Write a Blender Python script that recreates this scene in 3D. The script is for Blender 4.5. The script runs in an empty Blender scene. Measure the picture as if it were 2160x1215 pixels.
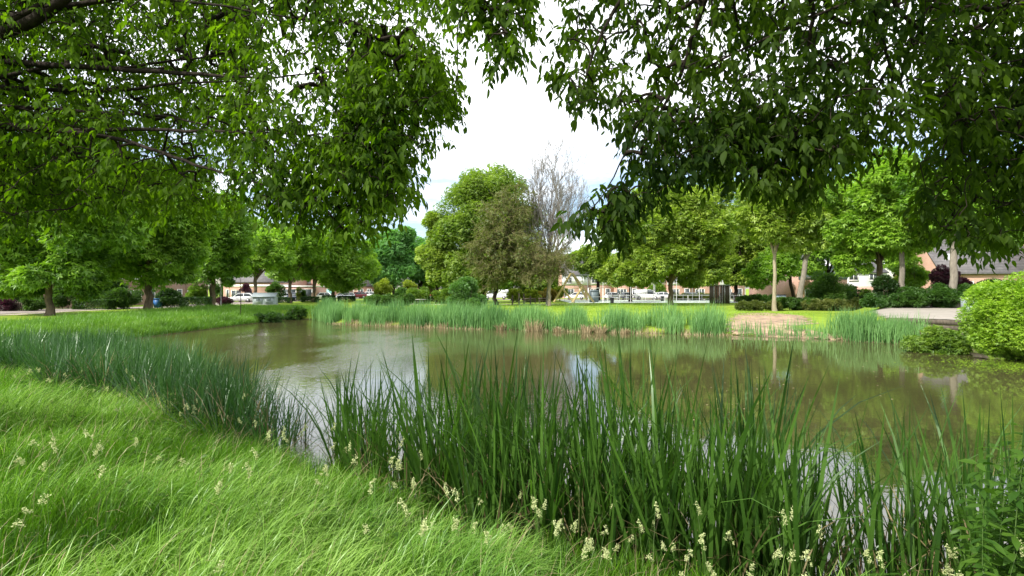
import bpy, math, random
import numpy as np
from mathutils import Vector

random.seed(7)
rng = np.random.default_rng(7)
scene = bpy.context.scene
COL = scene.collection
CZ = 2.8                       # camera height over the pond surface
FPX = 1080.0
HZ = 607.5


def at(px, py, d):
    return np.array([(px - 1080.0) / FPX * d, d, CZ - (py - HZ) / FPX * d])


# ------------------------------------------------------------------ meshes
def mk(name, V, F, mat, parent=None, smooth=False, loc=None):
    """V (n,3) array, F array (m,3|4) or list of such arrays -> one linked mesh object"""
    V = np.asarray(V, dtype=np.float32).reshape(-1, 3)
    if not isinstance(F, list):
        F = [F]
    F = [np.asarray(f, dtype=np.int32) for f in F if len(f)]
    me = bpy.data.meshes.new(name)
    me.vertices.add(len(V))
    me.vertices.foreach_set('co', V.ravel())
    tot = np.concatenate([np.full(len(f), f.shape[1], dtype=np.int32) for f in F])
    idx = np.concatenate([f.ravel() for f in F])
    start = np.concatenate([[0], np.cumsum(tot)[:-1]]).astype(np.int32)
    me.loops.add(len(idx))
    me.polygons.add(len(tot))
    me.loops.foreach_set('vertex_index', idx)
    me.polygons.foreach_set('loop_start', start)
    me.polygons.foreach_set('loop_total', tot)
    if smooth:
        me.polygons.foreach_set('use_smooth', np.ones(len(tot), dtype=bool))
    me.update(calc_edges=True)
    mats = mat if isinstance(mat, (list, tuple)) else [mat]
    for m in mats:
        me.materials.append(m)
    o = bpy.data.objects.new(name, me)
    COL.objects.link(o)
    if parent is not None:
        o.parent = parent
    if loc is not None:
        o.location = loc
    return o


def tag(o, label=None, cat=None, group=None, kind=None):
    if label:
        o['label'] = label
    if cat:
        o['category'] = cat
    if group:
        o['group'] = group
    if kind:
        o['kind'] = kind
    return o


def empty(name, loc, label=None, cat=None, group=None, rz=0.0):
    o = bpy.data.objects.new(name, None)
    o.empty_display_size = 0.2
    COL.objects.link(o)
    o.location = loc
    o.rotation_euler = (0, 0, rz)
    return tag(o, label, cat, group)


def copy_tree(o, parent=None, label=None):
    c = o.copy()
    COL.objects.link(c)
    if parent is not None:
        c.parent = parent
    if label:
        c['label'] = label
    for ch in list(o.children):
        copy_tree(ch, c)
    return c


class MB:
    """collects boxes, beams, tubes for one mesh"""
    def __init__(self):
        self.V = []
        self.F3 = []
        self.F4 = []

    def add(self, V, F):
        n = len(self.V)
        self.V.extend([tuple(v) for v in V])
        for f in F:
            (self.F4 if len(f) == 4 else self.F3).append([i + n for i in f])
        return self

    def box(self, c, s, rz=0.0):
        cx, cy, cz = c
        hx, hy, hz = s[0] / 2, s[1] / 2, s[2] / 2
        co, si = math.cos(rz), math.sin(rz)
        P = []
        for dz in (-hz, hz):
            for dx, dy in ((-hx, -hy), (hx, -hy), (hx, hy), (-hx, hy)):
                P.append((cx + dx * co - dy * si, cy + dx * si + dy * co, cz + dz))
        return self.add(P, [(3, 2, 1, 0), (4, 5, 6, 7), (0, 1, 5, 4), (1, 2, 6, 5), (2, 3, 7, 6), (3, 0, 4, 7)])

    def tube(self, pts, rad, sides=8, cap=True):
        V, F = loft(pts, rad, sides)
        n = len(self.V)
        self.V.extend([tuple(v) for v in V])
        self.F4.extend((F + n).tolist())
        if cap:
            m = len(pts)
            for base in (0, (m - 1) * sides):
                c = np.mean(V[base:base + sides], axis=0)
                k = len(self.V)
                self.V.append(tuple(c))
                for i in range(sides):
                    self.F3.append([n + base + i, n + base + (i + 1) % sides, k])
        return self

    def build(self, name, mat, parent=None, smooth=False, loc=None):
        F = []
        if self.F4:
            F.append(np.array(self.F4))
        if self.F3:
            F.append(np.array(self.F3))
        return mk(name, np.array(self.V), F, mat, parent, smooth, loc)


def norm(a):
    return a / np.maximum(np.linalg.norm(a, axis=-1, keepdims=True), 1e-9)


def loft(pts, rad, sides=8, wob=0.0):
    pts = np.asarray(pts, float)
    rad = np.broadcast_to(np.asarray(rad, float), (len(pts),))
    t = np.gradient(pts, axis=0)
    t = norm(t)
    ref = np.where(np.abs(t[:, 2:3]) > 0.9, np.array([[1.0, 0, 0]]), np.array([[0, 0, 1.0]]))
    if np.abs(t[0, 2]) > 0.7:
        ref = np.tile([[1.0, 0, 0]], (len(pts), 1))
    u = norm(np.cross(t, ref))
    v = np.cross(t, u)
    a = np.linspace(0, 2 * np.pi, sides, endpoint=False)
    rr = rad[:, None] * (1 + (wob * rng.normal(size=(len(pts), sides)) if wob else 0))
    V = pts[:, None, :] + rr[..., None] * (np.cos(a)[None, :, None] * u[:, None, :] + np.sin(a)[None, :, None] * v[:, None, :])
    V = V.reshape(-1, 3)
    F = []
    for i in range(len(pts) - 1):
        b = i * sides
        for j in range(sides):
            k = (j + 1) % sides
            F.append((b + j, b + k, b + sides + k, b + sides + j))
    return V, np.array(F, dtype=np.int32)


def tubes(P0, P1, R0, R1, sides=4):
    """many separate tapered prisms, vectorised"""
    P0 = np.asarray(P0, float); P1 = np.asarray(P1, float)
    R0 = np.asarray(R0, float); R1 = np.asarray(R1, float)
    t = norm(P1 - P0)
    ref = np.where(np.abs(t[:, 2:3]) > 0.9, np.array([[1.0, 0, 0]]), np.array([[0, 0, 1.0]]))
    u = norm(np.cross(t, ref)); v = np.cross(t, u)
    a = np.linspace(0, 2 * np.pi, sides, endpoint=False)
    ring = np.cos(a)[None, :, None] * u[:, None, :] + np.sin(a)[None, :, None] * v[:, None, :]
    A = P0[:, None, :] + ring * R0[:, None, None]
    B = P1[:, None, :] + ring * R1[:, None, None]
    V = np.concatenate([A, B], axis=1).reshape(-1, 3)
    n = len(P0)
    j = np.arange(sides); k = (j + 1) % sides
    f = np.stack([j, k, sides + k, sides + j], axis=1)
    F = (np.arange(n)[:, None, None] * 2 * sides + f[None]).reshape(-1, 4)
    return V, F


def snoise(P, scale, seed=0, oct=5):
    """cheap smooth 3-D noise, roughly -1..1"""
    r = np.random.default_rng(seed)
    P = np.asarray(P, float) / scale
    out = np.zeros(len(P))
    for i in range(oct):
        k = r.normal(size=P.shape[1]); k = k / np.linalg.norm(k) * (1.2 + 0.75 * i)
        out += np.sin(P @ k * 2.0 + r.uniform(0, 6.28)) * (1.0 / (1 + 0.3 * i))
    return out / 2.2


# leaf templates: x along the leaf, y across, z up ; triangles
LEAF4 = (np.array([(0, 0, 0), (0.45, 0.34, 0.06), (1, 0, -0.12), (0.45, -0.34, 0.06)], float),
         np.array([(0, 2, 1), (0, 3, 2)]))
LEAF8 = (np.array([(0, 0, 0), (.22, .17, .03), (.22, 0, 0), (.22, -.17, .03), (.6, .17, .0), (.6, 0, -.05), (.6, -.17, .0), (1, 0, -.2)], float),
         np.array([(0, 2, 1), (0, 3, 2), (1, 2, 5), (1, 5, 4), (2, 3, 6), (2, 6, 5), (4, 5, 7), (5, 6, 7)]))
# a lobed spray of three leaves that reads as a leaf clump far away
LEAF3 = (np.array([(0, 0, 0), (.5, .16, .05), (1, 0, -.12), (.5, -.16, .05),
                   (.1, .02, 0), (.3, .36, .03), (.62, .62, -.12), (.5, .22, .03),
                   (.1, -.02, 0), (.3, -.36, .03), (.62, -.62, -.12), (.5, -.22, .03)], float),
         np.array([(0, 2, 1), (0, 3, 2), (4, 7, 6), (4, 6, 5), (8, 10, 11), (8, 9, 10)]))


def leaves(P, D, N, S, tmpl, wid=1.0):
    """P positions, D leaf axes, N approximate normals, S lengths"""
    TV, TF = tmpl
    D = norm(D)
    Y = norm(np.cross(N, D))
    Z = np.cross(D, Y)
    wid = np.broadcast_to(np.asarray(wid, float), (len(P),))
    V = (P[:, None, :]
         + (TV[None, :, 0] * S[:, None])[..., None] * D[:, None, :]
         + (TV[None, :, 1] * (S * wid)[:, None])[..., None] * Y[:, None, :]
         + (TV[None, :, 2] * S[:, None])[..., None] * Z[:, None, :])
    F = np.arange(len(P))[:, None, None] * len(TV) + TF[None]
    return V.reshape(-1, 3), F.reshape(-1, 3)


def blades(base, L, W, lean, az, droop, segs=4, fold=0.0):
    """ribbons: base (n,3), length, width, initial lean (rad from vertical), azimuth of lean, total extra bend"""
    n = len(base)
    pts = [base]
    ang = lean.copy()
    p = base.copy()
    for s in range(segs):
        stp = L / segs
        p = p + np.stack([np.sin(ang) * np.cos(az) * stp, np.sin(ang) * np.sin(az) * stp, np.cos(ang) * stp], axis=1)
        pts.append(p)
        ang = ang + droop / segs * (0.5 + 1.0 * s / segs)
    face = az + np.pi / 2 + rng.normal(0, 0.7, n)
    side = np.stack([np.cos(face), np.sin(face), np.zeros(n)], axis=1)
    prof = [0.75] + [1.0, 1.0, 0.9, 0.72, 0.5, 0.4][: segs - 1] if segs <= 6 else None
    prof = np.interp(np.linspace(0, 1, segs + 1), [0, 0.25, 0.6, 0.85, 1], [0.8, 1.0, 0.85, 0.45, 0])
    V = []
    for s in range(segs):
        w = (W * prof[s] / 2)[:, None]
        V.append(pts[s] - side * w)
        V.append(pts[s] + side * w)
    V.append(pts[segs])
    V = np.stack(V, axis=1)          # n, 2*segs+1, 3
    q = [(2 * s, 2 * s + 1, 2 * s + 3, 2 * s + 2) for s in range(segs - 1)]
    t = [(2 * segs - 2, 2 * segs - 1, 2 * segs)]
    m = 2 * segs + 1
    F4 = (np.arange(n)[:, None, None] * m + np.array(q)[None]).reshape(-1, 4)
    F3 = (np.arange(n)[:, None, None] * m + np.array(t)[None]).reshape(-1, 3)
    return V.reshape(-1, 3), [F4, F3]


# ------------------------------------------------------------------ materials
def new_mat(name):
    m = bpy.data.materials.new(name)
    m.use_nodes = True
    nt = m.node_tree
    nt.nodes.clear()
    return m, nt, nt.nodes.new


def out(nt, sock):
    o = nt.nodes.new('ShaderNodeOutputMaterial')
    nt.links.new(sock, o.inputs['Surface'])


def mix_rgb(nt, fac, a, b, mode='MIX'):
    n = nt.nodes.new('ShaderNodeMix')
    n.data_type = 'RGBA'
    n.blend_type = mode
    for s, val in ((n.inputs[0], fac), (n.inputs[6], a), (n.inputs[7], b)):
        if hasattr(val, 'is_output') or isinstance(val, bpy.types.NodeSocket):
            nt.links.new(val, s)
        elif isinstance(val, (int, float)):
            s.default_value = val
        else:
            s.default_value = (*val[:3], 1)
    return n.outputs[2]


def ramp(nt, sock, stops):
    r = nt.nodes.new('ShaderNodeValToRGB')
    els = r.color_ramp.elements
    while len(els) > 1:
        els.remove(els[-1])
    els[0].position = stops[0][0]
    els[0].color = (*stops[0][1], 1)
    for p, c in stops[1:]:
        e = els.new(p)
        e.color = (*c, 1)
    nt.links.new(sock, r.inputs[0])
    return r.outputs[0]


def noise(nt, scale, detail=3, vec=None, rough=0.55):
    n = nt.nodes.new('ShaderNodeTexNoise')
    n.inputs['Scale'].default_value = scale
    n.inputs['Detail'].default_value = detail
    n.inputs['Roughness'].default_value = rough
    if vec is not None:
        nt.links.new(vec, n.inputs['Vector'])
    return n.outputs['Fac']


def leaf_mat(name, c1, c2, trans=0.4, tcol=None, clump=0.6, rough=0.45, spec=0.03):
    """c1..c2: spread of leaf colour; leaves differ one by one and clump by clump"""
    m, nt, new = new_mat(name)
    geo = new('ShaderNodeNewGeometry')
    tc = new('ShaderNodeTexCoord')
    nz = noise(nt, clump, 2, tc.outputs['Object'])
    a = new('ShaderNodeMath'); a.operation = 'MULTIPLY_ADD'
    nt.links.new(geo.outputs['Random Per Island'], a.inputs[0])
    a.inputs[1].default_value = 0.55
    b = new('ShaderNodeMath'); b.operation = 'MULTIPLY_ADD'
    nt.links.new(nz, b.inputs[0]); b.inputs[1].default_value = 1.8; b.inputs[2].default_value = -0.68
    nt.links.new(b.outputs[0], a.inputs[2])
    col = ramp(nt, a.outputs[0], [(0.05, c1), (0.95, c2)])
    d = new('ShaderNodeBsdfDiffuse'); nt.links.new(col, d.inputs[0])
    t = new('ShaderNodeBsdfTranslucent')
    tc2 = mix_rgb(nt, 1.0, col, tcol or (1.5, 1.7, 0.7), 'MULTIPLY')
    nt.links.new(tc2, t.inputs[0])
    mx = new('ShaderNodeMixShader'); mx.inputs[0].default_value = trans
    nt.links.new(d.outputs[0], mx.inputs[1]); nt.links.new(t.outputs[0], mx.inputs[2])
    g = new('ShaderNodeBsdfGlossy'); g.inputs['Roughness'].default_value = rough
    g.inputs[0].default_value = (0.8, 0.9, 0.8, 1)
    mx2 = new('ShaderNodeMixShader'); mx2.inputs[0].default_value = spec
    nt.links.new(mx.outputs[0], mx2.inputs[1]); nt.links.new(g.outputs[0], mx2.inputs[2])
    out(nt, mx2.outputs[0])
    return m


def plain(name, col, rough=0.6, metal=0.0, var=0.15, scale=3.0, bump=0.0, spec=0.4):
    m, nt, new = new_mat(name)
    p = new('ShaderNodeBsdfPrincipled')
    tc = new('ShaderNodeTexCoord')
    nz = noise(nt, scale, 5, tc.outputs['Object'])
    lo = tuple(c * (1 - var) for c in col); hi = tuple(min(1, c * (1 + var)) for c in col)
    c = ramp(nt, nz, [(0.3, lo), (0.7, hi)])
    nt.links.new(c, p.inputs['Base Color'])
    p.inputs['Roughness'].default_value = rough
    p.inputs['Metallic'].default_value = metal
    p.inputs['Specular IOR Level'].default_value = spec
    if bump:
        b = new('ShaderNodeBump'); b.inputs['Strength'].default_value = bump
        b.inputs['Distance'].default_value = 0.05
        nt.links.new(nz, b.inputs['Height']); nt.links.new(b.outputs[0], p.inputs['Normal'])
    out(nt, p.outputs[0])
    return m


def bark_mat(name, c1, c2, scale=6):
    m, nt, new = new_mat(name)
    p = new('ShaderNodeBsdfPrincipled')
    tc = new('ShaderNodeTexCoord')
    mp = new('ShaderNodeMapping'); mp.inputs['Scale'].default_value = (1, 1, 0.25)
    nt.links.new(tc.outputs['Object'], mp.inputs[0])
    nz = noise(nt, scale, 6, mp.outputs[0], 0.7)
    c = ramp(nt, nz, [(0.3, c1), (0.7, c2)])
    nt.links.new(c, p.inputs['Base Color'])
    p.inputs['Roughness'].default_value = 0.9
    p.inputs['Specular IOR Level'].default_value = 0.08
    b = new('ShaderNodeBump'); b.inputs['Strength'].default_value = 0.8; b.inputs['Distance'].default_value = 0.06
    nt.links.new(nz, b.inputs['Height']); nt.links.new(b.outputs[0], p.inputs['Normal'])
    out(nt, p.outputs[0])
    return m


def brick_mat(name, c1, c2, mortar):
    m, nt, new = new_mat(name)
    p = new('ShaderNodeBsdfPrincipled')
    tc = new('ShaderNodeTexCoord')
    sep = new('ShaderNodeSeparateXYZ'); nt.links.new(tc.outputs['Object'], sep.inputs[0])
    ad = new('ShaderNodeMath'); ad.operation = 'ADD'
    nt.links.new(sep.outputs[0], ad.inputs[0]); nt.links.new(sep.outputs[1], ad.inputs[1])
    cb = new('ShaderNodeCombineXYZ'); nt.links.new(ad.outputs[0], cb.inputs[0]); nt.links.new(sep.outputs[2], cb.inputs[1])
    br = new('ShaderNodeTexBrick'); nt.links.new(cb.outputs[0], br.inputs[0])
    br.inputs['Color1'].default_value = (*c1, 1); br.inputs['Color2'].default_value = (*c2, 1)
    br.inputs['Mortar'].default_value = (*mortar, 1)
    br.inputs['Scale'].default_value = 1.0
    br.inputs['Brick Width'].default_value = 0.22; br.inputs['Row Height'].default_value = 0.065
    br.inputs['Mortar Size'].default_value = 0.008
    nz = noise(nt, 0.8, 4, tc.outputs['Object'])
    c = mix_rgb(nt, 0.35, br.outputs[0], ramp(nt, nz, [(0.3, (0.6, 0.6, 0.6)), (0.7, (1.2, 1.2, 1.2))]), 'MULTIPLY')
    nt.links.new(c, p.inputs['Base Color'])
    p.inputs['Roughness'].default_value = 0.9
    out(nt, p.outputs[0])
    return m


def tile_mat(name, col, axis=2, pitch=0.33):
    """rows of roof tiles as bands running along the roof"""
    m, nt, new = new_mat(name)
    p = new('ShaderNodeBsdfPrincipled')
    tc = new('ShaderNodeTexCoord')
    sep = new('ShaderNodeSeparateXYZ'); nt.links.new(tc.outputs['Object'], sep.inputs[0])
    fr = new('ShaderNodeMath'); fr.operation = 'MULTIPLY'
    nt.links.new(sep.outputs[axis], fr.inputs[0]); fr.inputs[1].default_value = 1 / pitch
    f2 = new('ShaderNodeMath'); f2.operation = 'FRACT'; nt.links.new(fr.outputs[0], f2.inputs[0])
    nz = noise(nt, 2.5, 4, tc.outputs['Object'])
    c0 = ramp(nt, nz, [(0.3, tuple(c * 0.7 for c in col)), (0.7, tuple(c * 1.3 for c in col))])
    c = mix_rgb(nt, ramp(nt, f2.outputs[0], [(0.0, (1, 1, 1)), (0.25, (0, 0, 0))]), c0, tuple(c * 0.45 for c in col))
    nt.links.new(c, p.inputs['Base Color'])
    p.inputs['Roughness'].default_value = 0.65
    b = new('ShaderNodeBump'); b.inputs['Strength'].default_value = 0.9; b.inputs['Distance'].default_value = 0.08
    nt.links.new(f2.outputs[0], b.inputs['Height']); nt.links.new(b.outputs[0], p.inputs['Normal'])
    out(nt, p.outputs[0])
    return m


def glass_mat(name, col=(0.02, 0.025, 0.03)):
    m, nt, new = new_mat(name)
    p = new('ShaderNodeBsdfPrincipled')
    tc = new('ShaderNodeTexCoord')
    nz = noise(nt, 1.3, 2, tc.outputs['Object'])
    c = ramp(nt, nz, [(0.35, col), (0.7, tuple(min(1, x * 3 + 0.02) for x in col))])
    nt.links.new(c, p.inputs['Base Color'])
    p.inputs['Roughness'].default_value = 0.04
    p.inputs['Specular IOR Level'].default_value = 0.7
    out(nt, p.outputs[0])
    return m


M = {}
M['leaf_near'] = leaf_mat('overhang_leaf', (0.020, 0.052, 0.002), (0.105, 0.185, 0.009), trans=0.58, clump=0.9, spec=0.006, rough=0.6, tcol=(1.5, 1.7, 0.4))
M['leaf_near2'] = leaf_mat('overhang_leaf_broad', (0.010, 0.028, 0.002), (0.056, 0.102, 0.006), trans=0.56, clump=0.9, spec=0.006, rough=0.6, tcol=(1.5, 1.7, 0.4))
M['maple'] = leaf_mat('maple_leaf', (0.062, 0.145, 0.015), (0.225, 0.375, 0.036), clump=0.5)
M['maple_bright'] = leaf_mat('maple_leaf_bright', (0.085, 0.185, 0.018), (0.290, 0.450, 0.048), clump=0.5)
M['linden'] = leaf_mat('linden_leaf', (0.078, 0.150, 0.014), (0.310, 0.400, 0.055), clump=0.45)
M['bigtree'] = leaf_mat('big_tree_leaf', (0.070, 0.135, 0.016), (0.250, 0.345, 0.048), clump=0.4)
M['bluegreen'] = leaf_mat('blue_green_leaf', (0.060, 0.165, 0.048), (0.165, 0.340, 0.095), clump=0.3)
M['darkleaf'] = leaf_mat('dark_shrub_leaf', (0.014, 0.040, 0.010), (0.045, 0.095, 0.020), clump=0.8)
M['shrub'] = leaf_mat('shrub_leaf', (0.030, 0.078, 0.012), (0.085, 0.165, 0.025), clump=0.9)
M['cover'] = leaf_mat('slope_shrub_leaf', (0.022, 0.066, 0.010), (0.070, 0.150, 0.022), clump=0.7)
M['olive'] = leaf_mat('olive_leaf', (0.060, 0.085, 0.014), (0.140, 0.165, 0.034), clump=0.7)
M['lime'] = leaf_mat('lime_leaf', (0.090, 0.195, 0.012), (0.290, 0.430, 0.036), clump=1.3)
M['fern'] = leaf_mat('fern_leaf', (0.060, 0.130, 0.014), (0.170, 0.260, 0.030), clump=1.2)
M['willow'] = leaf_mat('willow_leaf', (0.045, 0.115, 0.026), (0.110, 0.210, 0.050), clump=1.0)
M['yellow'] = leaf_mat('yellow_green_leaf', (0.140, 0.200, 0.020), (0.300, 0.340, 0.045), clump=0.9)
M['ochre'] = leaf_mat('ochre_leaf', (0.160, 0.130, 0.020), (0.280, 0.210, 0.040), clump=0.9)
M['purple'] = leaf_mat('purple_leaf', (0.030, 0.012, 0.020), (0.100, 0.040, 0.060), clump=1.2, tcol=(1.6, 0.9, 1.1))
M['paleshrub'] = leaf_mat('pale_tip_leaf', (0.060, 0.095, 0.016), (0.230, 0.240, 0.070), clump=1.1)
M['hedge'] = leaf_mat('hedge_leaf', (0.022, 0.060, 0.010), (0.065, 0.135, 0.018), clump=1.5)
M['grass'] = leaf_mat('meadow_blade', (0.018, 0.066, 0.004), (0.118, 0.258, 0.011), trans=0.32, clump=0.9, rough=0.4, spec=0.015)
M['grass_pale'] = leaf_mat('meadow_arching_blade', (0.080, 0.200, 0.016), (0.270, 0.420, 0.090), trans=0.3, clump=0.8, rough=0.35, spec=0.03)
M['bank'] = leaf_mat('bank_blade', (0.055, 0.130, 0.014), (0.130, 0.250, 0.028), trans=0.35, clump=0.35)
M['lawnblade'] = leaf_mat('lawn_blade', (0.140, 0.250, 0.018), (0.260, 0.380, 0.040), trans=0.35, clump=0.2)
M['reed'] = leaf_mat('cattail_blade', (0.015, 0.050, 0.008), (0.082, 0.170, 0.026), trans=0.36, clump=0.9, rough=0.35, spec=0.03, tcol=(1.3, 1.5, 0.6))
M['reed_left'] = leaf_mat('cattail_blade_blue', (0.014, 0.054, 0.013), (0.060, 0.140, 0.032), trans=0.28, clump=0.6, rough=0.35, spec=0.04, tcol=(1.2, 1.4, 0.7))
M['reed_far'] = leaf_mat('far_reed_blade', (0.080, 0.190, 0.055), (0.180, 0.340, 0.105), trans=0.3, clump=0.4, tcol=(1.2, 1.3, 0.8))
M['straw'] = leaf_mat('dry_blade', (0.260, 0.200, 0.110), (0.480, 0.390, 0.230), trans=0.2, clump=1.0, tcol=(1, 1, 1))
M['straw_brown'] = leaf_mat('dead_brown_blade', (0.110, 0.085, 0.040), (0.260, 0.210, 0.105), trans=0.2, clump=1.0, tcol=(1, 1, 1))
M['seed'] = leaf_mat('seed_head', (0.400, 0.450, 0.190), (0.660, 0.680, 0.380), trans=0.25, clump=2.0, tcol=(1, 1, 0.8))
M['weed'] = leaf_mat('weed_leaf', (0.030, 0.082, 0.010), (0.095, 0.185, 0.022), trans=0.45, clump=1.2, spec=0.012)
M['bark'] = bark_mat('bark_brown', (0.055, 0.042, 0.030), (0.170, 0.130, 0.090))
M['bark_dark'] = bark_mat('bark_dark', (0.010, 0.008, 0.006), (0.036, 0.028, 0.021))
M['bark_pale'] = bark_mat('bark_pale', (0.180, 0.150, 0.100), (0.360, 0.310, 0.220))
M['bark_grey'] = bark_mat('bark_grey', (0.120, 0.105, 0.085), (0.260, 0.230, 0.190))
M['twig_tan'] = bark_mat('twig_tan', (0.110, 0.098, 0.045), (0.240, 0.220, 0.100), 3)
M['twig_grey'] = bark_mat('twig_grey', (0.150, 0.138, 0.125), (0.310, 0.290, 0.270), 3)
M['stem_green'] = plain('stem_green', (0.075, 0.13, 0.03), 0.6)
M['brick_pink'] = brick_mat('pink_brick', (0.42, 0.215, 0.165), (0.50, 0.27, 0.21), (0.44, 0.36, 0.30))
M['brick_brown'] = brick_mat('brown_brick', (0.235, 0.125, 0.095), (0.30, 0.165, 0.125), (0.30, 0.25, 0.21))
M['white'] = plain('white_paint', (0.78, 0.78, 0.76), 0.5, var=0.05)
M['panel'] = plain('white_cladding', (0.62, 0.63, 0.64), 0.6, var=0.08)
M['roof'] = tile_mat('dark_roof_tile', (0.095, 0.088, 0.092))
M['roof_red'] = tile_mat('brown_roof_tile', (0.16, 0.105, 0.090))
M['glass'] = glass_mat('window_glass')
M['curtain'] = plain('net_curtain', (0.42, 0.43, 0.42), 0.4, var=0.3, scale=2)
M['door_dark'] = plain('dark_door', (0.035, 0.045, 0.05), 0.5)
M['door_teal'] = plain('teal_door', (0.16, 0.36, 0.33), 0.5)
M['kiosk'] = plain('grey_metal_panel', (0.25, 0.295, 0.31), 0.5, var=0.08)
M['kiosk_roof'] = plain('grey_roof_sheet', (0.21, 0.25, 0.27), 0.5, var=0.1)
M['kiosk_dark'] = plain('kiosk_louvre', (0.14, 0.18, 0.20), 0.5)
M['timber'] = bark_mat('old_timber', (0.055, 0.046, 0.036), (0.130, 0.110, 0.085), 8)
M['timber_pale'] = bark_mat('pale_timber', (0.46, 0.36, 0.17), (0.62, 0.50, 0.27), 8)
M['steel'] = plain('galvanised_steel', (0.48, 0.49, 0.48), 0.45, metal=0.3)
M['steel_box'] = plain('galvanised_box', (0.36, 0.41, 0.44), 0.5, metal=0.2)
M['black'] = plain('black_plastic', (0.018, 0.019, 0.02), 0.5)
M['blue'] = plain('blue_plastic', (0.03, 0.12, 0.32), 0.5)
M['concrete'] = plain('concrete', (0.36, 0.34, 0.31), 0.85, var=0.2, bump=0.2)
M['tyre'] = plain('tyre_rubber', (0.02, 0.02, 0.02), 0.8)
M['rim'] = plain('rim_metal', (0.42, 0.42, 0.43), 0.35, metal=0.7)
M['lamp'] = plain('headlamp_glass', (0.65, 0.68, 0.7), 0.15)
M['tail'] = plain('tail_lamp', (0.35, 0.02, 0.02), 0.2)
M['dryfruit'] = plain('cattail_spike_brown', (0.16, 0.085, 0.035), 0.9)
for nme, c in (('white', (0.78, 0.79, 0.80)), ('silver', (0.42, 0.44, 0.46)), ('grey', (0.16, 0.17, 0.18)), ('dark', (0.022, 0.026, 0.034)),
               ('navy', (0.015, 0.028, 0.070)), ('red', (0.36, 0.025, 0.02)), ('maroon', (0.16, 0.015, 0.03))):
    M['car_' + nme] = plain('car_paint_' + nme, c, 0.25, metal=0.3 if nme == 'silver' else 0.0, var=0.03, spec=0.6)

# ------------------------------------------------------------------ terrain
POND = np.array([(-20.6, 20.0), (-20.8, 28.3), (-20.5, 37), (-20.2, 46), (-17.5, 45.5), (-14, 40.2), (-9, 37.6), (-4.6, 35.9), (1.6, 33.8), (7.4, 32),
                 (13.2, 30.3), (15.3, 29.3), (17.5, 27.6), (19.7, 26), (20.9, 24), (20.2, 21.5), (19.5, 18), (18.5, 12), (13, 6.2), (8, 4.8), (5.1, 4.15), (2.9, 4.15),
                 (1.0, 4.75), (-0.5, 5.65), (-2.2, 7.1), (-3.9, 8.4), (-5.6, 9.8), (-8.96, 12.4), (-14.2, 15.7), (-18, 17.8)], float)


def sdist(x, y):
    """signed distance to the pond outline, positive on land"""
    P = np.stack([np.ravel(x), np.ravel(y)], axis=1).astype(float)
    A = POND; B = np.roll(POND, -1, axis=0)
    best = np.full(len(P), 1e9)
    ins = np.zeros(len(P), bool)
    for a, b in zip(A, B):
        ab = b - a
        t = np.clip(((P - a) @ ab) / (ab @ ab), 0, 1)
        d = np.hypot(*(P - a - t[:, None] * ab).T)
        best = np.minimum(best, d)
        c = (a[1] > P[:, 1]) != (b[1] > P[:, 1])
        with np.errstate(divide='ignore', invalid='ignore'):
            xi = a[0] + (P[:, 1] - a[1]) * ab[0] / (ab[1] if ab[1] else 1e-9)
        ins ^= c & (P[:, 0] < xi)
    return np.where(ins, -best, best).reshape(np.shape(x))


def ss(a, b, x):
    t = np.clip((x - a) / (b - a), 0, 1)
    return t * t * (3 - 2 * t)


def hgt(x, y):
    x = np.asarray(x, float); y = np.asarray(y, float)
    s = sdist(x, y)
    base = np.full(x.shape, 0.45)
    wl = ss(-15, -20, x) * ss(14, 24, y) * ss(62, 50, y)
    base = base + wl * 0.25
    wn = ss(17, 9, y)
    base = base + wn * (1.15 - base)
    ratio = x / np.maximum(y, 1.0)
    wr = ss(0.66, 0.74, ratio) * ss(12, 20, y) * ss(90, 70, y)
    far_r = 1.1 + 1.0 * ss(42, 56, y)
    base = base + wr * (far_r - base)
    wd = 2.6 + 2.4 * wn
    wd = np.where((ratio > 0.68) & (y > 18), 1.6, wd)
    t = np.clip(s / wd, 0, 1)
    up = base * t ** 0.8
    wall = (ratio > 0.71) & (y > 21) & (s < 12)
    up = np.where(wall, 0.22 * np.clip(s / 0.8, 0, 1) + (base - 0.22) * ss(2.2, 2.5, s), up)
    z = np.where(s > 0, up, -0.7 * np.clip(-s / 1.5, 0, 1))
    z = z + 0.04 * np.sin(x * 0.9 + 1.3) * np.sin(y * 0.8) * ss(0.5, 3, s) * ss(60, 30, y)
    return z


def grid_coords():
    def axis(lo, hi, fine_lo, fine_hi, st, grow):
        v = list(np.arange(fine_lo, fine_hi, st))
        s = st; p = fine_lo; lowv = []
        while p > lo:
            s *= grow; p -= s; lowv.append(p)
        s = st; p = v[-1]; hi_v = []
        while p < hi:
            s *= grow; p += s; hi_v.append(p)
        return np.array(lowv[::-1] + v + hi_v)
    return axis(-900, 900, -28, 32, 0.4, 1.13), axis(-40, 1200, -4, 52, 0.4, 1.12)


gx, gy = grid_coords()
GX, GY = np.meshgrid(gx, gy)
GZ = hgt(GX, GY)
nx, ny = len(gx), len(gy)
I = np.arange(nx * ny).reshape(ny, nx)
quads = np.stack([I[:-1, :-1], I[:-1, 1:], I[1:, 1:], I[1:, :-1]], axis=-1).reshape(-1, 4)


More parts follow.
